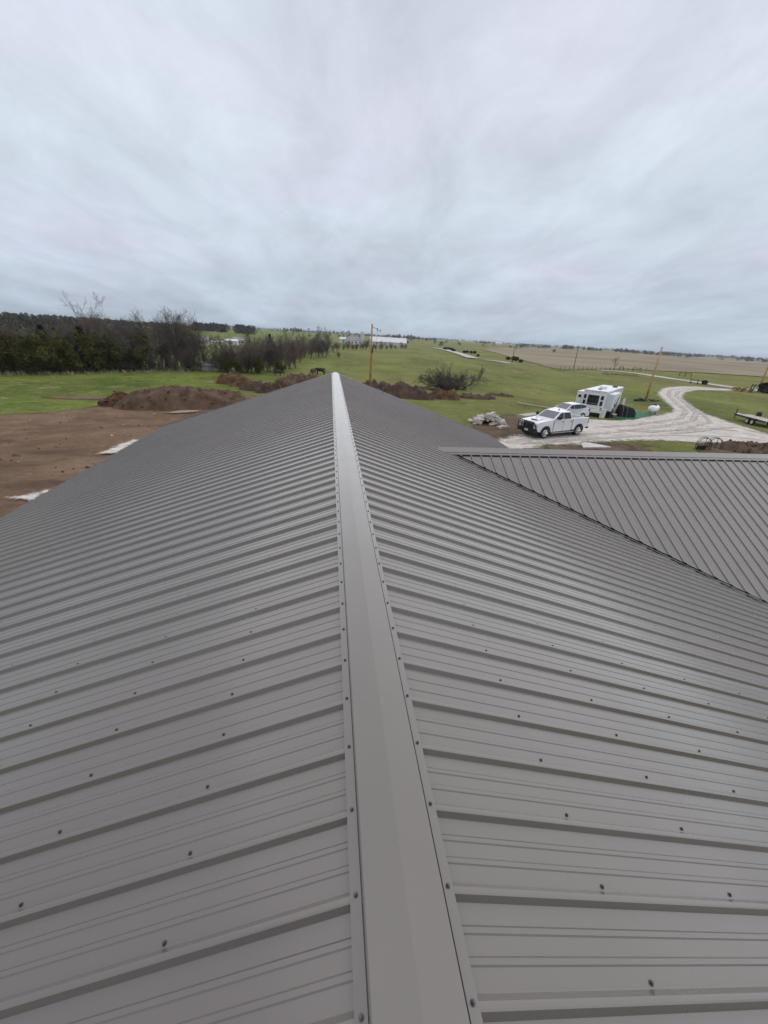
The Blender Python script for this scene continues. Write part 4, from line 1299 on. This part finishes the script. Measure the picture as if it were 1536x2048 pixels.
def suv(loc, rz):
    e = empty('suv', loc, rz)
    tag(e, 'silver white small SUV parked between the pickup and the camper', 'SUV')
    FX, RX, WR = 1.38, -1.31, .35
    prof = [(2.2, .45, .86), (2.27, .72, .84), (2.15, .92, .82), (1.15, 1.10, .86), (1.05, 1.12, .88), (-1.9, 1.20, .86), (-2.2, 1.12, .82), (-2.26, .72, .86), (-2.2, .42, .86)]
    prof += arc(RX, WR, .42, .90, math.pi*.95, math.pi*.05)[::-1][::-1] if False else []
    prof += [(q[0], q[1], .90) for q in arc(RX, WR, .43, 0, math.pi*.95, math.pi*.05)]
    prof += [(q[0], q[1], .90) for q in arc(FX, WR, .43, 0, math.pi*.95, math.pi*.05)]
    MB().side(prof).build('body', M['silver'], e, fix=True, bevel=.05)
    MB().side([(1.08, 1.11, .84), (.25, 1.62, .64), (-.9, 1.68, .64), (-1.75, 1.58, .62), (-2.12, 1.15, .80)]).build('cabin', M['silver'], e, fix=True, bevel=.05)
    def cy_(x, z): return .845-(z-1.11)/.52*.20+.004
    for sgn in (-1, 1):
        def pt(x, z): return (x, sgn*(cy_(x, z)+.006), z)
        for q in ([pt(.80, 1.17), pt(.02, 1.18), pt(.0, 1.56), pt(.30, 1.55)], [pt(-.05, 1.18), pt(-.92, 1.21), pt(-.92, 1.60), pt(-.07, 1.57)], [pt(-1.0, 1.21), pt(-1.80, 1.33), pt(-1.62, 1.52), pt(-1.0, 1.59)]):
            glasspane(e, 'side_window', q if sgn > 0 else q[::-1], M['darkglass'])
        for x0, x1 in ((.95, -.03), (-.05, -1.0)):
            q = [(x0, sgn*.892, .45), (x1, sgn*.892, .45), (x1, sgn*.885, 1.14), (x0, sgn*.885, 1.10)]
            d_ = MB().slab(q if sgn > 0 else q[::-1], .008).build('door', M['silver'], e, fix=True)
            MB().box(x1+.06, x1+.24, min(sgn*.89, sgn*.92), max(sgn*.89, sgn*.92), .98, 1.01).build('handle', M['chrome'], d_)
        y0, y1 = (.88, 1.05) if sgn > 0 else (-1.05, -.88)
        MB().box(.68, .80, y0, y1, 1.14, 1.28).build('mirror', M['silver'], e, bevel=.03)
        y0, y1 = (.58, .86) if sgn > 0 else (-.86, -.58)
        MB().box(-2.27, -2.05, y0, y1, .92, 1.14).build('tail_light', M['redlamp'], e, bevel=.02)
        MB().box(1.98, 2.235, y0, y1, .76, .90).build('headlight', M['lamp'], e, bevel=.02)
        MB().box(-.85, .92, min(sgn*.87, sgn*.91), max(sgn*.87, sgn*.91), .30, .42).build('sill', M['black'], e)
        wheel(e, FX, sgn*.78, WR, .23, .22, 5); wheel(e, RX, sgn*.78, WR, .23, .22, 5)
    glasspane(e, 'windscreen', [(1.02, .70, 1.165), (1.02, -.70, 1.165), (.31, -.58, 1.60), (.31, .58, 1.60)][::-1], M['skyglass'])
    glasspane(e, 'rear_window', [(-2.10, -.64, 1.20), (-2.10, .64, 1.20), (-1.80, .56, 1.54), (-1.80, -.56, 1.54)][::-1], M['darkglass'])
    MB().box(-2.31, -2.05, -.84, .84, .36, .56).build('rear_bumper', M['black'], e, bevel=.03)
    MB().box(-2.0, 2.0, -.72, .72, .18, .45).build('chassis_block', M['black'], e)  # plain black box added beneath the SUV to keep bounced light out
    MB().box(2.1, 2.30, -.80, .80, .30, .52).build('front_bumper', M['black'], e, bevel=.03)
    return e
sr = at(1162, 841)
sdir = math.radians(math.degrees(math.atan2(dirv.y, dirv.x))-7)
sv = Vector((math.cos(sdir), math.sin(sdir), 0)); sl_ = Vector((-sv.y, sv.x, 0))
sc_ = sr+sv*1.31-sl_*.85
sc_.z = terr1(sc_.x, sc_.y)+.02
suv(sc_, sdir)

# camper: rear right corner under pixel (1200, 832)
def camper():
    az = math.radians(46)
    P = at(1201, 836)
    g = P.copy()
    rz = math.pi/2-az       # local +x = heading away
    e = empty('camper_trailer', (g.x, g.y, terr1(g.x, g.y)), rz)
    tag(e, 'white fifth wheel camper with dark rear window and slide-out beside green turf', 'camper trailer')
    # local: x ahead, y left (+), rear right corner at (0,0)
    W_, L_, z0, z1 = 2.5, 10.0, .62, 2.95
    body = MB(); body.box(0, L_, 0, W_, z0, z1)
    body.build('body', M['rvwhite'], e, bevel=.06)
    MB().box(-.05, L_+.04, -.04, W_+.04, z1, z1+.05).build('roof', M['rvwhite'], e, bevel=.02)
    # roof fittings
    MB().box(3.2, 4.2, .9, 1.6, z1+.05, z1+.33).build('air_conditioner', M['rvwhite'], e, bevel=.06)
    MB().box(1.6, 2.0, 1.0, 1.4, z1+.05, z1+.17).build('roof_vent', M['cloth'], e, bevel=.02)
    MB().box(7.4, 7.9, .4, .9, z1+.05, z1+.2).build('roof_vent', M['black'], e, bevel=.02)
    MB().box(5.6, 6.0, 1.4, 1.8, z1+.05, z1+.16).build('roof_vent', M['cloth'], e, bevel=.02)
    for y in (.25, .9, 1.25, 1.6, 2.25):
        MB().box(-.03, 0, y-.06, y+.06, z1-.14, z1-.09).build('marker_light', M['redlamp'] if False else M['cloth'], e)
    # rear wall: big window, two narrow pairs
    def rearwin(y0, y1, za, zb, nm='rear_window'):
        f = MB().box(-.022, 0.0, y0, y1, za, zb).build(nm, M['rvwhite'], e)
        MB().box(-.032, -.020, y0+.05, y1-.05, za+.05, zb-.05).build('pane', M['darkglass'], f)
        return f
    f = rearwin(.64, 1.98, 1.30, 2.52)
    MB().box(-.040, -.030, .72, 1.90, 1.50, 1.55).build('window_bar', M['cloth'], f)
    rearwin(.16, .56, 1.94, 2.52); rearwin(.16, .56, 1.30, 1.90)
    rearwin(2.06, 2.44, 1.94, 2.52); rearwin(2.06, 2.44, 1.30, 1.90)
    MB().box(-.16, 0, .0, W_, .50, .72).build('bumper', M['rvwhite'], e, bevel=.03)
    MB().box(-.06, 0, .12, .30, .84, 1.12).box(-.06, 0, 2.2, 2.38, .84, 1.12).build('tail_light', M['redlamp'], e)
    # swoosh on the rear
    def swoosh(pts, r0, plane, mat=M['decal'], nm='stripe'):
        vs, fs = [], []
        n = len(pts)
        for i, (u, v_) in enumerate(pts):
            wv = 1.6*r0*math.sin(math.pi*(.08+.92*i/(n-1)))
            t = (Vector(pts[min(i+1, n-1)])-Vector(pts[max(i-1, 0)])).normalized()
            nx, ny = -t.y*wv, t.x*wv
            vs += [plane(u+nx, v_+ny, 0), plane(u-nx, v_-ny, 0), plane(u+nx, v_+ny, 1), plane(u-nx, v_-ny, 1)]
        for i in range(n-1):
            a = 4*i
            fs += [(a+2, a+3, a+7, a+6), (a, a+2, a+6, a+4), (a+3, a+1, a+5, a+7), (a+1, a, a+4, a+5)]
        return MB().add(vs, fs).build(nm, mat, e, fix=True)
    def rp(u, v_, k): return (-.001-.006*k, u, v_)
    swoosh([(1.95, 1.12), (2.1, 1.2), (2.2, 1.12), (2.1, 1.02), (1.8, .96), (1.2, .93), (.6, .98)], .018, rp)
    # left slide-out at the rear
    s = MB().box(.25, 4.0, W_, W_+.78, .85, 2.72).build('slide_out', M['rvwhite'], e, bevel=.03)
    f = MB().box(.228, .252, W_+.22, W_+.62, 1.98, 2.36).build('side_window', M['rvwhite'], e)
    MB().box(.218, .230, W_+.26, W_+.58, 2.02, 2.32).build('pane', M['darkglass'], f)
    ld = MB()
    for y in (W_+.12, W_+.44): ld.tube([(.18, y, .75), (.12, y, .8), (.12, y, 1.55), (.2, y, 1.62)], .022, 6)
    for z in (.9, 1.15, 1.4): ld.tube([(.12, W_+.12, z), (.12, W_+.44, z)], .018, 6)
    ld.build('ladder', M['wicker'], e)
    # right slide-out
    MB().box(.55, 4.3, -.75, 0, .80, 2.72).build('slide_out', M['rvwhite'], e, bevel=.03)
    MB().box(.535, .552, -.70, -.04, .86, 2.66).build('slide_trim', M['silver'], e)
    def rs(u, v_, k): return (u, -.75-.002-.006*k, v_)
    swoosh([(2.1, 2.2), (1.7, 1.8), (1.75, 1.5), (2.3, 1.3), (3.2, 1.55), (3.9, 2.1), (4.25, 2.5)], .09, rs)
    swoosh([(2.7, 1.55), (3.2, 1.75), (3.7, 2.1), (4.05, 2.4)], .17, rs)
    swoosh([(.8, .98), (1.8, 1.05), (3.0, 1.2), (4.2, 1.45)], .06, rs)
    def rs2(u, v_, k): return (u, -.001-.006*k, v_)
    swoosh([(4.6, 1.4), (5.4, 1.75), (6.2, 2.2), (6.9, 2.6)], .09, rs2)
    for x, za in ((8.6, 2.25), (8.6, 1.75)):
        f = MB().box(x, x+.5, -.022, 0, za, za+.42).build('side_window', M['rvwhite'], e)
        MB().box(x+.05, x+.45, -.032, -.02, za+.05, za+.37).build('pane', M['darkglass'], f)
    f = MB().box(5.2, 5.9, -.022, 0, .72, 2.5).build('entry_door', M['rvwhite'], e)
    MB().box(5.32, 5.78, -.032, -.02, 1.7, 2.3).build('pane', M['darkglass'], f)
    # trim along the roof edge and under skirt
    MB().box(0, L_, -.025, 0, z1-.22, z1-.17).build('edge_trim', M['cloth'], e)
    MB().box(.3, L_-1.5, .3, W_-.3, .36, .62).build('chassis_block', M['frame'], e)
    for x in (4.6, 5.5):
        for y in (.2, W_-.2): wheel(e, x, y, .36, .22, .2)
    MB().box(L_-1.2, L_-.9, .4, .6, 0, .62).box(L_-1.2, L_-.9, W_-.6, W_-.4, 0, .62).box(.4, .6, .3, .5, 0, .62).box(.4, .6, W_-.5, W_-.3, 0, .62).build('jack', M['frame'], e)
    return e
rv = camper()
rvm = Matrix.Translation(rv.location) @ rv.rotation_euler.to_matrix().to_4x4()
def rvp(x, y, z=0):
    q = rvm @ Vector((x, y, 0)); q.z = terr1(q.x, q.y)+z; return q

# ------------------------------------------------------------------ things round the camper
bin_ = empty('storage_bin', at(1203, 836), .5); tag(bin_, 'tall white plastic bin standing at the camper rear corner', 'bin')
MB().side([(-.24, 0, .20), (.24, 0, .20), (.28, .95, .24), (-.28, .95, .24)]).build('tub', M['lattice'], bin_, fix=True, bevel=.03)
MB().box(-.31, .31, -.27, .27, .95, 1.02).build('lid', M['lattice'], bin_, bevel=.02)
bk = empty('waste_bin', at(1214, 835), .6); tag(bk, 'black lidded waste bin under the camper slide-out', 'bin')
MB().side([(-.30, .08, .26), (.30, .08, .26), (.36, 1.0, .32), (-.36, 1.0, .32)]).build('tub', M['black'], bk, fix=True, bevel=.03)
MB().side([(-.40, 1.0, .35), (.40, 1.0, .35), (.34, 1.1, .3), (-.38, 1.14, .3)]).build('lid', M['black'], bk, fix=True)
for s in (-1, 1): MB().disc_x(s*.30-.03, s*.30+.03, -.28, .1, .1, 10).build('wheel', M['rubber'], bk)
mt = empty('turf_mat', (0, 0, 0)); tag(mt, 'bright green artificial turf mat laid beside the camper', 'mat')
c4 = [at(*q) for q in ((1216, 835), (1266, 841), (1306, 829.5), (1258, 823))]
mt.location = c4[0]
nu = 8
vs, fs = [], []
for i in range(nu+1):
    for j in range(nu+1):
        a = c4[0].lerp(c4[1], i/nu).lerp(c4[3].lerp(c4[2], i/nu), j/nu)
        vs.append((a.x-c4[0].x, a.y-c4[0].y, terr1(a.x, a.y)+.085-c4[0].z+.008*math.sin(i*2.1+j)))
for i in range(nu):
    for j in range(nu): fs.append((i*(nu+1)+j, (i+1)*(nu+1)+j, (i+1)*(nu+1)+j+1, i*(nu+1)+j+1))
MB().add(vs, fs).build('turf', M['turf'], mt)
# black cover: a slumped tarp over a wide grill
gr = empty('covered_grill', at(1248, 834), -.25); tag(gr, 'large black tarp covered grill standing on the green turf', 'covered grill')
vs, fs = [], []
prof_ = [(0, 1.28, .70), (.35, 1.22, .72), (.75, 1.05, .68), (1.0, .88, .55), (1.08, .62, .47)]
rings = 18
lev = 6
for k in range(lev+1):
    t = k/lev
    z = 1.5*(1-t)
    for i in range(rings):
        a = 2*math.pi*i/rings
        gx = 1.15*(.72+.28*t**.5)*(1+.05*math.sin(5*a+k)); gy = .75*(.6+.4*t**.5)*(1+.06*math.sin(4*a+1+k))
        zz = max(.05*0, z-.20*(1+math.cos(a))*(1-t)*.9) if k else z-.22*(1+math.cos(a))
        vs.append((gx*math.copysign(abs(math.cos(a))**.6, math.cos(a)), gy*math.copysign(abs(math.sin(a))**.6, math.sin(a)), zz))
for k in range(lev):
    for i in range(rings):
        fs.append((k*rings+i, (k+1)*rings+i, (k+1)*rings+(i+1) % rings, k*rings+(i+1) % rings))
fs.append(tuple(range(rings)))
MB().add(vs, fs).build('tarp', M['tarp'], gr, fix=True)
st = MB()
for x in (-.6, -.1): st.tube([(x, -.80, .05), (x-.03, -.76, .8), (x-.05, -.55, 1.38)], .02, 5)
st.build('strap', M['cloth'], gr)
lt = empty('lattice_panel', at(1243, 820), .75); tag(lt, 'white lattice railing panel leaning against the camper side', 'railing')
m_ = MB()
for i in range(8): m_.box(-.75+i*.21, -.72+i*.21+.02, -.02, .02, .0, 1.5)
m_.build('upright', M['lattice'], lt)
m_ = MB()
for i in range(7): m_.box(-.76, .80, .022, .05, .06+i*.23, .11+i*.23)
m_.build('rail', M['lattice'], lt)
ch = empty('garden_chair', at(1263, 828), .9); tag(ch, 'pale round backed wicker chair behind the covered grill', 'chair')
m_ = MB()
ringp = [(.42*math.cos(a), .28, .85+.42*math.sin(a)) for a in np.linspace(0, 2*math.pi, 15)]
m_.tube(ringp, .03, 6, cap=False)
for k in range(-3, 4):
    hh = math.sqrt(max(0, .42**2-(k*.11)**2)); m_.tube([(k*.11, .28, .85-hh), (k*.11, .28, .85+hh)], .018, 5)
    m_.tube([(-hh, .28, .85+k*.11), (hh, .28, .85+k*.11)], .018, 5)
m_.build('backrest', M['wicker'], ch)
MB().box(-.38, .38, -.38, .26, .42, .50).build('seat', M['wicker'], ch, bevel=.04)
for x in (-.32, .32):
    for y in (-.32, .24): MB().tube([(x, y, 0), (x*.9, y*.9, .43)], .025, 6).build('leg', M['wicker'], ch)
cl = empty('cooler', at(1226, 835), .3); tag(cl, 'small blue cooler with pale lid beside the black bin', 'cooler')
MB().box(-.3, .3, -.2, .2, 0, .34).build('tub', M['blue'], cl, bevel=.03)
MB().box(-.31, .31, -.21, .21, .34, .42).build('lid', M['lattice'], cl, bevel=.02)
fs_ = empty('folding_stool', at(1234, 832), .2); tag(fs_, 'low folding stool with red seat between the bin and tarp', 'stool')
MB().box(-.25, .25, -.2, .2, .43, .48).build('seat', M['red'], fs_, bevel=.02)
for s in (-1, 1): MB().tube([(-.22, s*.18, 0), (.22, s*.18, .43)], .018, 5).tube([(.22, s*.16, 0), (-.22, s*.16, .43)], .018, 5).build('leg', M['chrome'], fs_)

# propane tank
tk = empty('propane_tank', at(1304, 828), .55); tag(tk, 'white horizontal propane tank on the grass beside the driveway', 'propane tank')
m_ = MB()
R_, Lh = .47, .78
pr_ = [(-Lh-.30, .02), (-Lh-.28, .16), (-Lh-.20, .30), (-Lh-.08, .41), (-Lh+.06, R_), (Lh-.06, R_), (Lh+.08, .41), (Lh+.20, .30), (Lh+.28, .16), (Lh+.30, .02)]
m_.tube([(q[0], 0, .68) for q in pr_], [q[1] for q in pr_], 24)
m_.build('tank', M['white'], tk, smooth=True)
MB().tube([(0, 0, 1.10), (0, 0, 1.24), (0, 0, 1.30)], [.24, .24, .18], 14).build('valve_dome', M['black'], tk)
for x in (-.6, .6): MB().box(x-.08, x+.08, -.30, .30, 0, .30).build('foot', M['concrete'], tk, bevel=.02)

# pipe and boards beside the vehicles
pa, pb = at(1035, 807.5), at(1117, 821)
dv = (pb-pa); ln = dv.length
o = MB().tube([(0, 0, 0), (ln*.5, 0, 0), (ln, 0, 0)], .085, 10).build('pipe', M['plywood'], None)
o.location = pa+Vector((0, 0, .12)); o.rotation_euler = (0, -math.asin(dv.z/ln), math.atan2(dv.y, dv.x))
tag(o, 'long pale pipe lying on the grass beyond the parked SUV', 'pipe')
pa, pb = at(1049, 838), at(1083, 837)
e = empty('board_stack', pa, math.atan2((pb-pa).y, (pb-pa).x)); tag(e, 'low stack of pale boards on the grass beside the pickup nose', 'board stack')
ln = (pb-pa).length
for k in range(3):
    for j in range(3):
        o = MB().box(0, ln*(1-.04*j), 0, .28, 0, .09).build('board', M['plywood'], e, bevel=.008)
        o.location = (.05*k, j*.31, k*.1)
# slab by the wing roof
sp = [at(*q) for q in ((1161, 889.5), (1178, 888.5), (1222, 897), (1166, 898))]
m_ = MB()
cx_ = sum((q for q in sp), Vector())/4
vs = [(q.x-cx_.x, q.y-cx_.y, 0) for q in sp]+[(q.x-cx_.x, q.y-cx_.y, .13) for q in sp]
m_.add(vs, [(3, 2, 1, 0), (4, 5, 6, 7), (0, 1, 5, 4), (1, 2, 6, 5), (2, 3, 7, 6), (3, 0, 4, 7)])
o = m_.build('concrete_slab', M['concrete'], None, fix=True); o.location = (cx_.x, cx_.y, 0)
tag(o, 'white concrete slab corner showing just past the wing ridge', 'concrete slab')

# round topped wire frames
for k, (px, lab) in enumerate(((1404, 'round topped black wire frame with dark wrap, the one nearer the pickup'), (1426, 'round topped black wire frame by the soil bank, farther from the pickup'))):
    P = at(px, 900)
    e = empty('wire_cage', P, -.6); tag(e, lab, 'wire cage', 'round topped wire frames behind the wing roof')
    hh = .95; ww = .42
    def arch(y):
        return [(-ww, y, 0), (-ww, y, hh*.5)]+[(-ww*math.cos(a), y, hh*.5+.45*math.sin(a)) for a in np.linspace(.2, math.pi-.2, 9)]+[(ww, y, hh*.5), (ww, y, 0)]
    MB().tube(arch(-.2), .024, 6).build('hoop', M['frame'], e)
    MB().tube(arch(.25), .024, 6).build('hoop', M['frame'], e)
    m_ = MB()
    m_.tube([(0, -.2, 0), (0, -.2, .93)], .02, 5); m_.tube([(-ww, -.2, .42), (ww, -.2, .42)], .02, 5); m_.tube([(-ww, -.2, .12), (ww, -.2, .12)], .02, 5)
    for x, z in ((-ww, .42), (ww, .42), (0, .93), (-ww, .05), (ww, .05)): m_.tube([(x, -.2, z), (x, .25, z)], .018, 5)
    m_.build('crossbar', M['frame'], e)
    if k == 0: MB().slab([(-ww-.03, -.24, 0), (ww*.2, -.24, 0), (ww*.4, -.235, .4), (-ww-.02, -.235, .32)], .02).build('wrap', M['tarp'], e)

# flatbed trailer
ta, tb = at(1465, 835), at(1546, 858)
dv = tb-ta; dv.z = 0
e = empty('flatbed_trailer', ta, math.atan2(dv.y, dv.x)); e.location.z = terr1(ta.x, ta.y)
tag(e, 'black flatbed trailer with pale board deck parked on the grass', 'trailer')
DX0, DX1 = 1.9, 7.6
zdk = .72
for j in range(8):
    MB().box(DX0, DX1, -.96+j*.24, -.96+j*.24+.225, zdk, zdk+.05).build('deck_board', M['plywood'], e)
MB().box(DX0-.03, DX1+.03, -1.06, -.97, zdk-.17, zdk+.055).box(DX0-.03, DX1+.03, .97, 1.06, zdk-.17, zdk+.055).box(DX0-.05, DX0-.001, -1.06, 1.06, zdk-.17, zdk+.03).build('frame', M['frame'], e)
MB().tube([(DX0, -.85, zdk-.1), (.35, -.06, zdk-.12)], .06, 6).tube([(DX0, .85, zdk-.1), (.35, .06, zdk-.12)], .06, 6).tube([(.4, 0, zdk-.12), (-.05, 0, zdk-.12)], .07, 6).build('tongue', M['frame'], e)
MB().tube([(.35, 0, 0), (.35, 0, 1.12)], .055, 8).box(.28, .42, -.1, .1, 1.1, 1.2).build('jack', M['frame'], e)
MB().tube([(.7, .0, zdk-.1), (1.3, 0, zdk-.06)], .12, 6).build('tool_box', M['lattice'], e)
for s in (-1, 1):
    for x in (5.0, 5.9): wheel(e, x, s*1.22, .36, .22, .19)
    MB().box(4.5, 6.4, min(s*1.08, s*1.36), max(s*1.08, s*1.36), .78, .82).build('fender', M['frame'], e, bevel=.015)
m_ = MB(); m_.tube([(2.9, .95, zdk+.26), (2.9, 1.2, zdk+.26)], .33, 16); m_.build('spare_tyre', M['rubber'], e)

# fence posts along the stubble field, with wires
fp = empty('wire_fence', at(1160, 740)); tag(fp, 'weathered post and wire fence along the stubble field by the lone tree', 'fence')
prev = None
pl = []
for px in range(1120, 1300, 9):
    P = at(px, 740.5 if px < 1200 else 740.5+(px-1200)*.03)
    pl.append(P-fp.location)
pm = MB().tube([(0, 0, -.1), (0, 0, 1.35)], .07, 6).mesh('post', M['woodgrey'])
for P in pl:
    o = inst('post', pm, fp, P)
wr = MB()
for z in (.4, .75, 1.1): wr.tube([q+Vector((0, 0, z)) for q in pl], .012, 3)
wr.build('wire', M['cable'], fp)
def hbrace(px0, px1, py, h, label):
    a, b = at(px0, py), at(px1, py+(px1-px0)*.12)
    e = empty('fence_brace', a, math.atan2((b-a).y, (b-a).x)); tag(e, label, 'fence brace', 'dark fence braces by the lane')
    d = (b-a).length
    n = max(2, int(round(d/2.6))+1)
    for i in range(n):
        x = d*i/(n-1)
        MB().tube([(x, 0, -.1), (x, 0, h)], .12, 7).build('post', M['woodgrey'], e)
    for z in (h*.78,):
        MB().tube([(0, 0, z), (d, 0, z)], .09, 6).build('rail', M['woodgrey'], e)
hbrace(1358, 1381, 752, 1.5, 'longest dark wooden fence brace, across the lane from the driveway')
hbrace(1266, 1279, 741.5, 1.5, 'dark wooden fence brace just behind the gravel lane between the pole and lone tree')
hbrace(1239, 1245, 739.5, 1.5, 'short dark fence brace next to the lone tree')
hbrace(1380, 1394, 767, 1.3, 'grey fence brace beside the round dark bush')
# scrap at the lane end
e = empty('scrap_heap', at(1488, 784)); tag(e, 'heap of brown boards and stumps at the end of the lane', 'scrap heap')
for i in range(14):
    o = MB().box(-.8, .8, -.12, .12, 0, .2).build('board', M['wood'] if i % 3 else M['woodgrey'], e)
    o.location = (RND.uniform(-2.2, 1.6), RND.uniform(-.8, .8), RND.uniform(.1, .8)); o.rotation_euler = (RND.uniform(-.5, .5), RND.uniform(-1.0, .2), RND.uniform(-.6, .6))
for x in (1.3, 2.0): MB().tube([(x, 0, 0), (x+.35, 0, 1.9)], .16, 7).build('stump', M['woodgrey'], e)
e = empty('white_barrel', at(1503, 784)); tag(e, 'small white round barrel beside the heap of brown boards', 'barrel')
MB().tube([(0, 0, 0), (0, 0, .1), (0, 0, .5), (0, 0, 1.0), (0, 0, 1.1)], [.3, .42, .46, .42, .3], 14).build('drum', M['white'], e)
MB().tube([(0, 0, 1.1), (0, 0, 1.16)], .12, 10).build('cap', M['lattice'], e)

# ------------------------------------------------------------------ farm buildings far off
def gable_house(name, px, py, wid, dep, wall_h, roof_h, rz, label, cat, roof, wall, wins=3, back=0.0):
    P = at(px, py)
    e = empty(name, P, rz); tag(e, label, cat)
    MB().box(-wid/2, wid/2, -dep/2, dep/2, -.3, wall_h).build('wall', wall, e)
    o_ = .3
    r_ = MB()
    for s in (-1, 1):
        q = [(-wid/2-o_, s*(dep/2+o_), wall_h-.05), (wid/2+o_, s*(dep/2+o_), wall_h-.05), (wid/2+o_, 0, wall_h+roof_h), (-wid/2-o_, 0, wall_h+roof_h)]
        r_.slab(q if s < 0 else q[::-1], .12)
    r_.build('roof', roof, e)
    MB().add([(-wid/2, -dep/2, wall_h), (-wid/2, dep/2, wall_h), (-wid/2, 0, wall_h+roof_h-.05), (wid/2, -dep/2, wall_h), (wid/2, dep/2, wall_h), (wid/2, 0, wall_h+roof_h-.05)], [(0, 2, 1), (3, 4, 5)]).build('gable', wall, e)
    for i in range(wins):
        x = -wid/2+wid*(i+.5)/wins
        MB().box(x-.5, x+.5, -dep/2-.03, -dep/2, wall_h*.4, wall_h*.75).build('window', M['darkglass'], e)
    MB().box(-wid*.08-.5, -wid*.08+.5, -dep/2-.035, -dep/2, 0, 2.1).build('door', M['cloth'], e)
    return e
gable_house('barn', 776, 691, 27, 14, 2.4, 3.2, -.12, 'long white roofed barn behind the bare tree line by the pole', 'barn', M['barn'], M['barn'], 0)
gable_house('shed', 752, 690, 8, 7, 2.4, 1.6, .2, 'small white shed at the end of the long barn', 'shed', M['barn'], M['barn'], 1)
gable_house('farmhouse', 707, 689, 9, 7, 2.6, 2.2, .5, 'white farmhouse with grey roof beside the far silo', 'house', M['greyroof'], M['rvwhite'], 3)
gable_house('shed', 690, 686, 7, 6, 2.6, 1.4, -.3, 'little white shed among trees farther along from the silo', 'shed', M['barn'], M['rvwhite'], 1)
si = empty('silo', at(724, 690)); tag(si, 'slim white silo rising above the far farmhouse', 'silo')
MB().tube([(0, 0, 0), (0, 0, 8.2)], 1.25, 16).build('drum', M['barn'], si)
MB().tube([(0, 0, 8.2), (0, 0, 8.9), (0, 0, 9.3)], [1.25, .8, .1], 16).build('dome', M['lamp'], si)
gable_house('house', 464, 690, 5, 5, 1.6, .6, .1, 'small white house with red door panel across the valley', 'house', M['barn'], M['rvwhite'], 1)
gable_house('house', 480, 689, 5, 5, 1.8, 1.1, .1, 'grey roofed farm building beside the small white house', 'house', M['greyroof'], M['barnwall'], 2)
gable_house('shed', 445, 689, 8, 4, 1.0, .25, .1, 'long low white shed across the valley', 'shed', M['barn'], M['rvwhite'], 0)
gable_house('barn', 396, 690, 8, 6, 1.8, 1.2, .1, 'pale barn showing through the branches of the leaning tree', 'barn', M['greyroof'], M['barnwall'], 2)
gable_house('shed', 428, 741, 4.2, 2.5, 1.0, .4, .2, 'pale low shed half hidden behind the grove trunks', 'shed', M['barnwall'], M['wicker'], 0)
gable_house('barn', 996, 690, 22, 12, 4.5, 2.5, .2, 'tiny white barn on the far horizon', 'barn', M['barn'], M['barn'], 0)

# ------------------------------------------------------------------ cattle
def cow_mesh():
    """one skinned body standing and grazing: x ahead"""
    J = [((0, 0, 1.05), .34), ((.55, 0, 1.07), .32), ((-.55, 0, 1.10), .31), ((.95, 0, 1.18), .20), ((1.25, 0, .95), .14), ((1.5, 0, .62), .12), ((1.72, 0, .42), .08),
         ((-.85, 0, 1.2), .10), ((-.95, 0, .8), .035), ((-.97, 0, .5), .04)]
    E_ = [(0, 1), (0, 2), (1, 3), (3, 4), (4, 5), (5, 6), (2, 7), (7, 8), (8, 9)]
    for sy in (-1, 1):
        k = len(J)
        J += [((.62, sy*.2, .72), .12), ((.60, sy*.2, .40), .065), ((.62, sy*.2, .04), .06)]
        E_ += [(1, k), (k, k+1), (k+1, k+2)]
        k = len(J)
        J += [((-.58, sy*.2, .78), .16), ((-.75, sy*.2, .45), .07), ((-.68, sy*.2, .04), .06)]
        E_ += [(2, k), (k, k+1), (k+1, k+2)]
        k = len(J)
        J += [((1.42, sy*.2, .78), .04)]
        E_ += [(5, k)]
    me = bpy.data.meshes.new('cow')
    me.from_pydata([q[0] for q in J], E_, [])
    ob = bpy.data.objects.new('cow_tmp', me); COL.objects.link(ob)
    md = ob.modifiers.new('skin', 'SKIN')
    for i, q in enumerate(J): me.skin_vertices[0].data[i].radius = (q[1], q[1])
    me.skin_vertices[0].data[0].use_root = True
    sb = ob.modifiers.new('sub', 'SUBSURF'); sb.levels = 1
    dg = bpy.context.evaluated_depsgraph_get()
    res = bpy.data.meshes.new_from_object(ob.evaluated_get(dg))
    bpy.data.objects.remove(ob)
    return res
cm = cow_mesh()
def cow(px, py, s, rz, mat, label, face=None):
    me = cm.copy(); me.materials.clear(); me.materials.append(mat)
    if face:
        me.materials.append(face)
        for pl_ in me.polygons:
            c = sum((me.vertices[i].co for i in pl_.vertices), Vector())/len(pl_.vertices)
            pl_.material_index = 1 if c.x > 1.2 else 0
    o = inst('cow', me, None, at(px, py)); o.rotation_euler = (0, 0, rz); o.scale = (s,)*3
    o.location.z = terr1(o.location.x, o.location.y)
    return tag(o, label, 'cow')
cow(641, 751, 1.0, 2.9, M['hide'], 'black cow grazing just beyond the roof gable')
cow(626, 752, .95, 1.2, M['brownhide'], 'brown cow with white face behind the dark soil heap', M['whitehide'])
cow(556, 752, .7, .3, M['hide'], 'dark calf standing alone in front of the grove')

# ------------------------------------------------------------------ air
HAZE = True
if HAZE:
    m_ = bpy.data.materials.new('haze'); m_.use_nodes = True
    t = m_.node_tree; t.nodes.clear()
    o_ = N(t, 'ShaderNodeOutputMaterial'); v_ = N(t, 'ShaderNodeVolumePrincipled')
    v_.inputs['Color'].default_value = (.82, .88, .95, 1); v_.inputs['Density'].default_value = .00016; v_.inputs['Anisotropy'].default_value = .2
    t.links.new(v_.outputs[0], o_.inputs['Volume'])
    hb = MB().box(-9300, 9300, -9300, 9300, -14.0, 26.0).build('haze', m_)
    tag(hb, kind='stuff')
